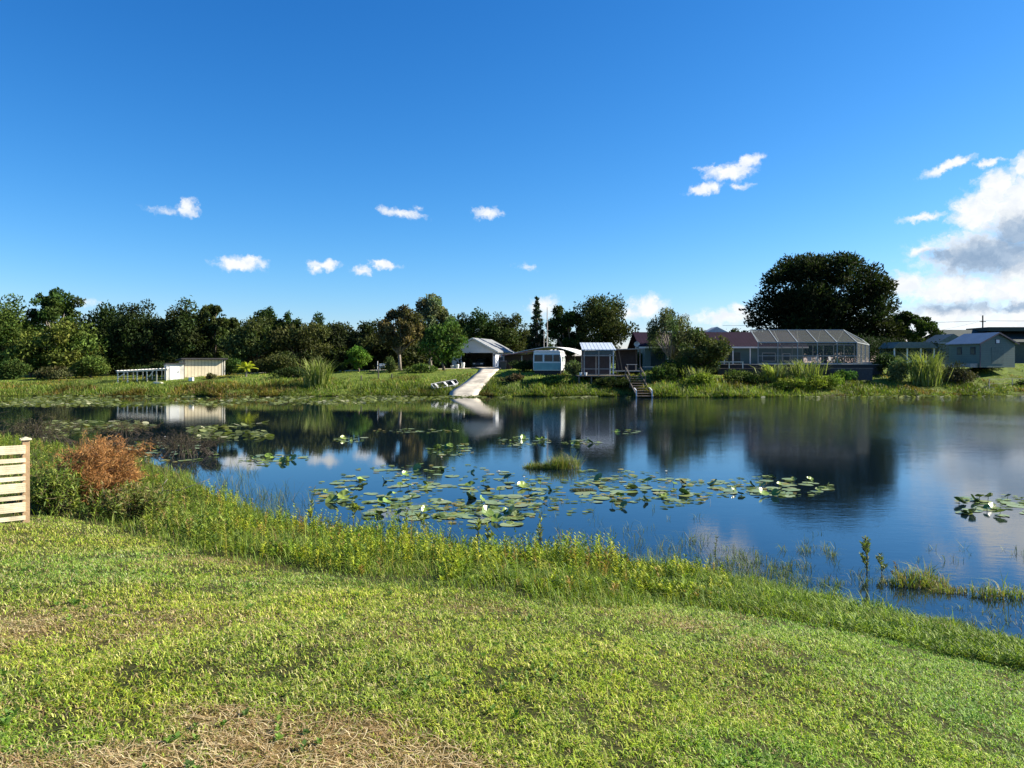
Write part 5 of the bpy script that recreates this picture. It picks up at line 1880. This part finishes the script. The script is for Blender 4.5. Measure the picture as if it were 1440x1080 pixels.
# back frame seen through the screen
m = MB()
for k in range(8):
    xx = cw * .42 + (cw2 - cw * .42) * k / 7
    m.box(xx - .035, xx + .035, 6.0, 6.1, 0, e_ - .2)
m.beam((cw * .42, 6.05, e_ - .15), (cw2, 6.05, e_ - .15), .1).beam((cw * .42, 6.05, 1.0), (cw2, 6.05, 1.0), .06)
for k in range(5):
    f = k / 4
    m.beam((topx0 + (topx1 - topx0) * f, Yr, tp - .08), (cw * (.2 + .8 * f), 6.0, e_ - .1), .08)
m.build('back_frame', FRAME, t)
q = MB()
q.add([(0, 0, .1), (cw, 0, .1), (cw, 0, e_), (0, 0, e_)], [(0, 1, 2, 3)])
q.add([(cw, 0, .1), (cw2, 2, .1), (cw2, 2, e_ - .25), (cw, 0, e_)], [(0, 1, 2, 3)])
q.build('wall_screen', SCREEN, t)
q = MB()
q.add([(0, 0, e_), (cw, 0, e_), (topx1, Yr, tp), (topx0, Yr, tp)], [(0, 1, 2, 3)])
q.add([(cw, 0, e_), (cw2, 2, e_ - .25), (topx1, Yr, tp)], [(0, 1, 2)])
q.add([(topx0, Yr, tp), (topx1, Yr, tp), (cw, 6.0, e_ - .1), (cw * .2, 6, e_ - .1)], [(0, 1, 2, 3)])
q.build('roof_screen', SCREEN, t)
MB().box(-3.5, cw2 + .5, -.3, 6.1, -1.3, -.06).build('deck_base', mat('dark_timber', (.035, .03, .03), .8), t)
MB().box(-3.5, cw2 + .5, -.34, 6.1, -.058, -.01).build('pool_deck_slab', CONC, t)
# furniture inside
for i, (dx, lab) in enumerate(((6.6, 'low white chair inside the screened enclosure, left one'), (7.6, 'low white chair inside the screened enclosure, middle one'), (9.2, 'low white chair inside the screened enclosure, right one'))):
    c = thing('patio_chair', lab, 'chair', (x0 + dx, y + .9, z), R(20 * i), 'white patio chairs')
    MB().box(-.27, .27, -.25, .25, .38, .43).build('seat', WHITE, c)
    MB().prismx([(.22, .43), (.27, .43), (.36, .9), (.31, .9)], -.26, .26).build('backrest', WHITE, c)
    for sx_ in (-.24, .24):
        for sy in (-.22, .22):
            MB().box(sx_ - .02, sx_ + .02, sy - .02, sy + .02, 0, .38).build('leg', WHITE, c)
shrub(1177, 95, 1.2, 2.2, 'potted green plant inside the screened enclosure', (.05, .10, .02), 260)
# low dark wall
xw = Xof(1168, 88.5)
t = thing('low_wall', 'low dark stone retaining wall below the screened enclosure', 'wall', (xw, 88.5, at(1200, 88.5, 527.5)))
lw2 = (1227 - 1168) / F * 88.5
MB().box(0, lw2, 0, .35, -.6, .72).build('wall_body', mat('dark_stone', (.05, .05, .055), .8, .4, 5, .4, 10), t)
MB().box(-.05, lw2 + .05, -.05, .4, .72, .80).build('coping', mat('dark_coping', (.10, .10, .10), .7), t)
# dark deck skirting left of it
xw = Xof(1010, 90)
t = thing('deck_skirt', 'dark timber deck edge with white rail in front of the low house', 'deck', (xw, 90, at(1020, 90, 526)))
MB().box(0, 11.5, 0, .12, -.7, .65).build('skirt_board', mat('dark_timber', (.035, .03, .03), .8), t)
MB().box(0, 11.5, .12, 4.0, .55, .65).build('deck_top', OLDWOOD, t)
for xx in (.1, 1.3, 2.9):
    MB().box(xx - .04, xx + .04, .05, .11, .65, 1.45 - .8 * 0).build('rail_post', WHITE, t)
MB().box(0, 3.0, .05, .11, 1.38, 1.46).build('rail', WHITE, t)

# --- pale canopy behind right cane clump
Yq = 100
x, y, z = base(1257, Yq)
t = thing('pale_shelter', 'pale roofed shelter behind the right cane clump', 'shelter', (x, y, z))
sw = 58 / F * Yq; zt = at(1285, Yq, 489.5) - z
MB().prism([(-.2, zt), (sw + .2, zt), (sw - .6, zt + .75), (.6, zt + .8)], -.3, 4).build('roof', mat('pale_roof_green', (.15, .18, .16), .7), t)
for xx in (.1, sw * .33, sw * .66, sw - .1):
    MB().box(xx - .07, xx + .07, 0, .14, -.3, zt).build('post', WHITE, t)
MB().box(0, sw, 3.8, 3.9, 0, zt).build('back_wall', TEAL, t)
MB().box(0, sw, .03, .1, .6, .9).build('rail', WHITE, t)

# --- green shed at the right
Ys = 91
x, y, z = base(1378, Ys)
z = at(1405, Ys, 512)
t = thing('green_shed', 'sage green gabled shed with dark trim and white vent', 'shed', (x, y, z), R(14))
gw2 = 5.1; ev = at(1378, Ys, 481.5) - z; ap = at(1407, Ys, 467.5) - z; dp = 4.6
MB().prism([(0, -.4), (gw2, -.4), (gw2, ev), (gw2 / 2, ap - .1), (0, ev)], 0, .12).box(0, .12, .12, dp, -.4, ev).box(gw2 - .12, gw2, .12, dp, -.4, ev).box(.12, gw2 - .12, dp - .12, dp, -.4, ev).build('wall', SAGE, t)
sl = (ap - ev) / (gw2 / 2)
MB().slab((-.35, -.3, ev + .05 - sl * .35), (-.35, dp + .3, ev + .05 - sl * .35), (gw2 / 2, dp + .3, ap + .05), (gw2 / 2, -.3, ap + .05), .08).slab((gw2 / 2, -.3, ap + .05), (gw2 / 2, dp + .3, ap + .05), (gw2 + .35, dp + .3, ev + .05 - sl * .35), (gw2 + .35, -.3, ev + .05 - sl * .35), .08).build('roof', BLUEROOF, t)
NAVY = mat('navy_trim', (.02, .025, .05), .5)
MB().beam((-.35, -.32, ev - sl * .35 - .04), (gw2 / 2, -.32, ap - .04), .04, .16).beam((gw2 / 2, -.32, ap - .04), (gw2 + .35, -.32, ev - sl * .35 - .04), .04, .16).build('barge_board', NAVY, t)
MB().box(-.03, .1, -.03, -.003, -.4, ev - .1).build('corner_trim', NAVY, t)
v_ = MB().box(gw2 / 2 - .32, gw2 / 2 + .32, -.05, -.003, ev - .15, ev + .42).build('vent', NAVY, t)
MB().box(gw2 / 2 - .24, gw2 / 2 + .24, -.06, -.051, ev - .07, ev + .34).build('louvre', WHITE, v_)
for yy in (1.0, 3.0):
    f = MB().box(-.06, -.003, yy - .35, yy + .35, 1.15, 2.05).build('window', NAVY, t)
    MB().box(-.07, -.061, yy - .27, yy + .27, 1.22, 1.98).build('pane', GLASS, f)
MB().box(gw2 * .5 - .9, gw2 * .5 + .9, -.03, -.003, 0.02, 2.0).build('door', mat('sage_door', (.10, .15, .13), .7), t)
MB().box(-1.2, -.12, .2, 4.0, -.4, .08).build('step_platform', GREYWOOD, t)
# grey gable building and dark roof behind
Yb = 106
x, y, z = base(1318, Yb)
t = thing('grey_shed', 'grey green gabled shed partly hidden left of the sage green shed', 'shed', (x, y, z))
ev = at(1330, Yb, 482) - z; ap = at(1338, Yb, 469.5) - z
MB().box(.2, 4.2, 0, 4, -.3, ev).build('wall', mat('grey_green_wall', (.12, .15, .14), .8), t)
MB().prism([(-.1, ev), (4.4, ev), (2.1, ap)], -.3, 4.3).build('roof', mat('grey_green_roof', (.11, .14, .125), .6), t)
MB().box(-.1, 4.4, -.34, -.302, ev - .12, ev + .05).build('fascia', mat('grey_trim', (.3, .32, .33), .6), t)
Yd = 120
x, y, z = base(1328, Yd)
t = thing('dark_roofed_house', 'long house with very dark roof behind the sheds at right edge', 'house', (x, y, z))
ev = at(1350, Yd, 480) - z; ap = at(1350, Yd, 462) - z
wd_ = 22
MB().box(.6, wd_, 0, 9, -.3, ev).build('wall', mat('dark_green_wall', (.06, .08, .07), .8), t)
MB().slab((-.2, -.6, ev - .1), (wd_, -.6, ev - .1), (wd_, 4.5, ap), (1.6, 4.5, ap), .12).slab((1.6, 4.5, ap), (wd_, 4.5, ap), (wd_, 9.6, ev - .1), (-.2, 9.6, ev - .1), .12).build('roof', DKGREEN, t)
MB().box(7.5, wd_, 1.0, 7.0, ap - .35, ap + .28).build('upper_roof', DKGREEN, t)

# --- poles, masts and wires
x, y, z = base(1382, 128)
t = thing('utility_pole', 'dark wooden utility pole behind the sheds at right', 'utility pole', (x, y, z))
zt = at(1382, 128, 443.5) - z
MB().tube([(0, 0, 0), (0, 0, zt)], [.16, .11], 10).build('pole', OLDWOOD, t)
MB().box(-.5, .5, -.06, .06, zt - 1.1, zt - .98).build('crossarm', OLDWOOD, t)
P0 = Vector((x, y, z + zt - .9))
for i, (tx, ty, tz, lab) in enumerate(((-40, 12, -.2, 'thin overhead wire running left from the utility pole'), (30, -8, .2, 'thin overhead wire running right from the utility pole'), (-26, -14, -4.0, 'thin service wire sloping down left from the utility pole'))):
    q = P0 + Vector((tx, ty, tz))
    pts = []
    for k in range(15):
        f = k / 14
        p = P0.lerp(q, f)
        p.z -= .5 * 4 * f * (1 - f) * .5
        pts.append(p - P0)
    o = MB().tube(pts, .025, 5).build('overhead_wire', mat('wire', (.02, .02, .022), .6))
    o.location = P0
    tag(o, lab, 'wire', 'overhead wires')
x, y, z = base(769.5, 108)
t = thing('radio_mast', 'tall thin grey mast between the conifer and the oak', 'mast', (x, y, z))
zt = at(769, 108, 432) - z
MB().tube([(0, 0, 0), (0, 0, zt * .8), (0, 0, zt)], [.10, .07, .04], 8).build('pole', GREYWOOD, t)
MB().box(-.02, .45, -.03, .03, zt * .62, zt * .62 + .06).build('bracket', GREYWOOD, t)
x, y, z = base(765, 107)
o = MB().tube([(0, 0, 0), (0, 0, at(765, 107, 465) - z)], .05, 8).build('thin_pole', GREYWOOD)
o.location = (x, y, z); tag(o, 'shorter thin pole just left of the tall mast', 'pole')

# --- wire fence at right
x, y, z = base(1391, 87)
t = thing('wire_fence', 'low wire fence with grey posts on the right lawn', 'fence', (x, y, z))
for k in range(4):
    xx = k * 3.4 - 0.0; yy = k * 1.2
    MB().tube([(xx, yy, -.3), (xx, yy, 1.25)], .05, 8).build('post', GREYWOOD, t)
MB().beam((0, 0, 1.2), (10.2, 3.6, 1.25), .04).beam((0, 0, .7), (10.2, 3.6, .75), .02).beam((0, 0, .3), (10.2, 3.6, .35), .02).build('wires', GREYWOOD, t)
MB().beam((-1.2, -.2, 0), (0, 0, .55), .05).build('brace', OLDWOOD, t)
x, y, z = base(1415, 93.5)

# --- bench like white frame under the brown tree and short stakes
x, y, z = base(533, 103)
t = thing('garden_bench', 'small white bench under the brownish tree', 'bench', (x, y, z))
MB().box(0, 1.3, -.2, .2, .42, .48).build('seat', WHITE, t)
MB().box(0, 1.3, .18, .23, .6, .95).build('backrest', WHITE, t)
for xx in (.08, 1.22):
    MB().box(xx - .04, xx + .04, -.18, .18, 0, .42).build('leg', WHITE, t)
x, y, z = base(531, 102)
o = MB().tube([(0, 0, 0), (0, 0, 1.3)], .05, 8).build('white_stake', WHITE)
o.location = (x, y, z); tag(o, 'thin white stake left of the small white bench', 'stake')
for i, (px, Y, hh, lab) in enumerate(((508, 90, .55, 'short dark stake on the left bank, left one'), (532, 91, 1.0, 'taller dark stake with grey top on the left bank'), (551, 90, .6, 'short dark stake on the left bank, right one'))):
    x, y, z = base(px, Y)
    o = MB().box(-.06, .06, -.06, .06, -.2, hh).prism([(-.07, hh), (.07, hh), (0, hh + .08)], -.07, .07).build('bank_stake', OLDWOOD)
    o.location = (x, y, z); tag(o, lab, 'stake', 'stakes on the left bank')
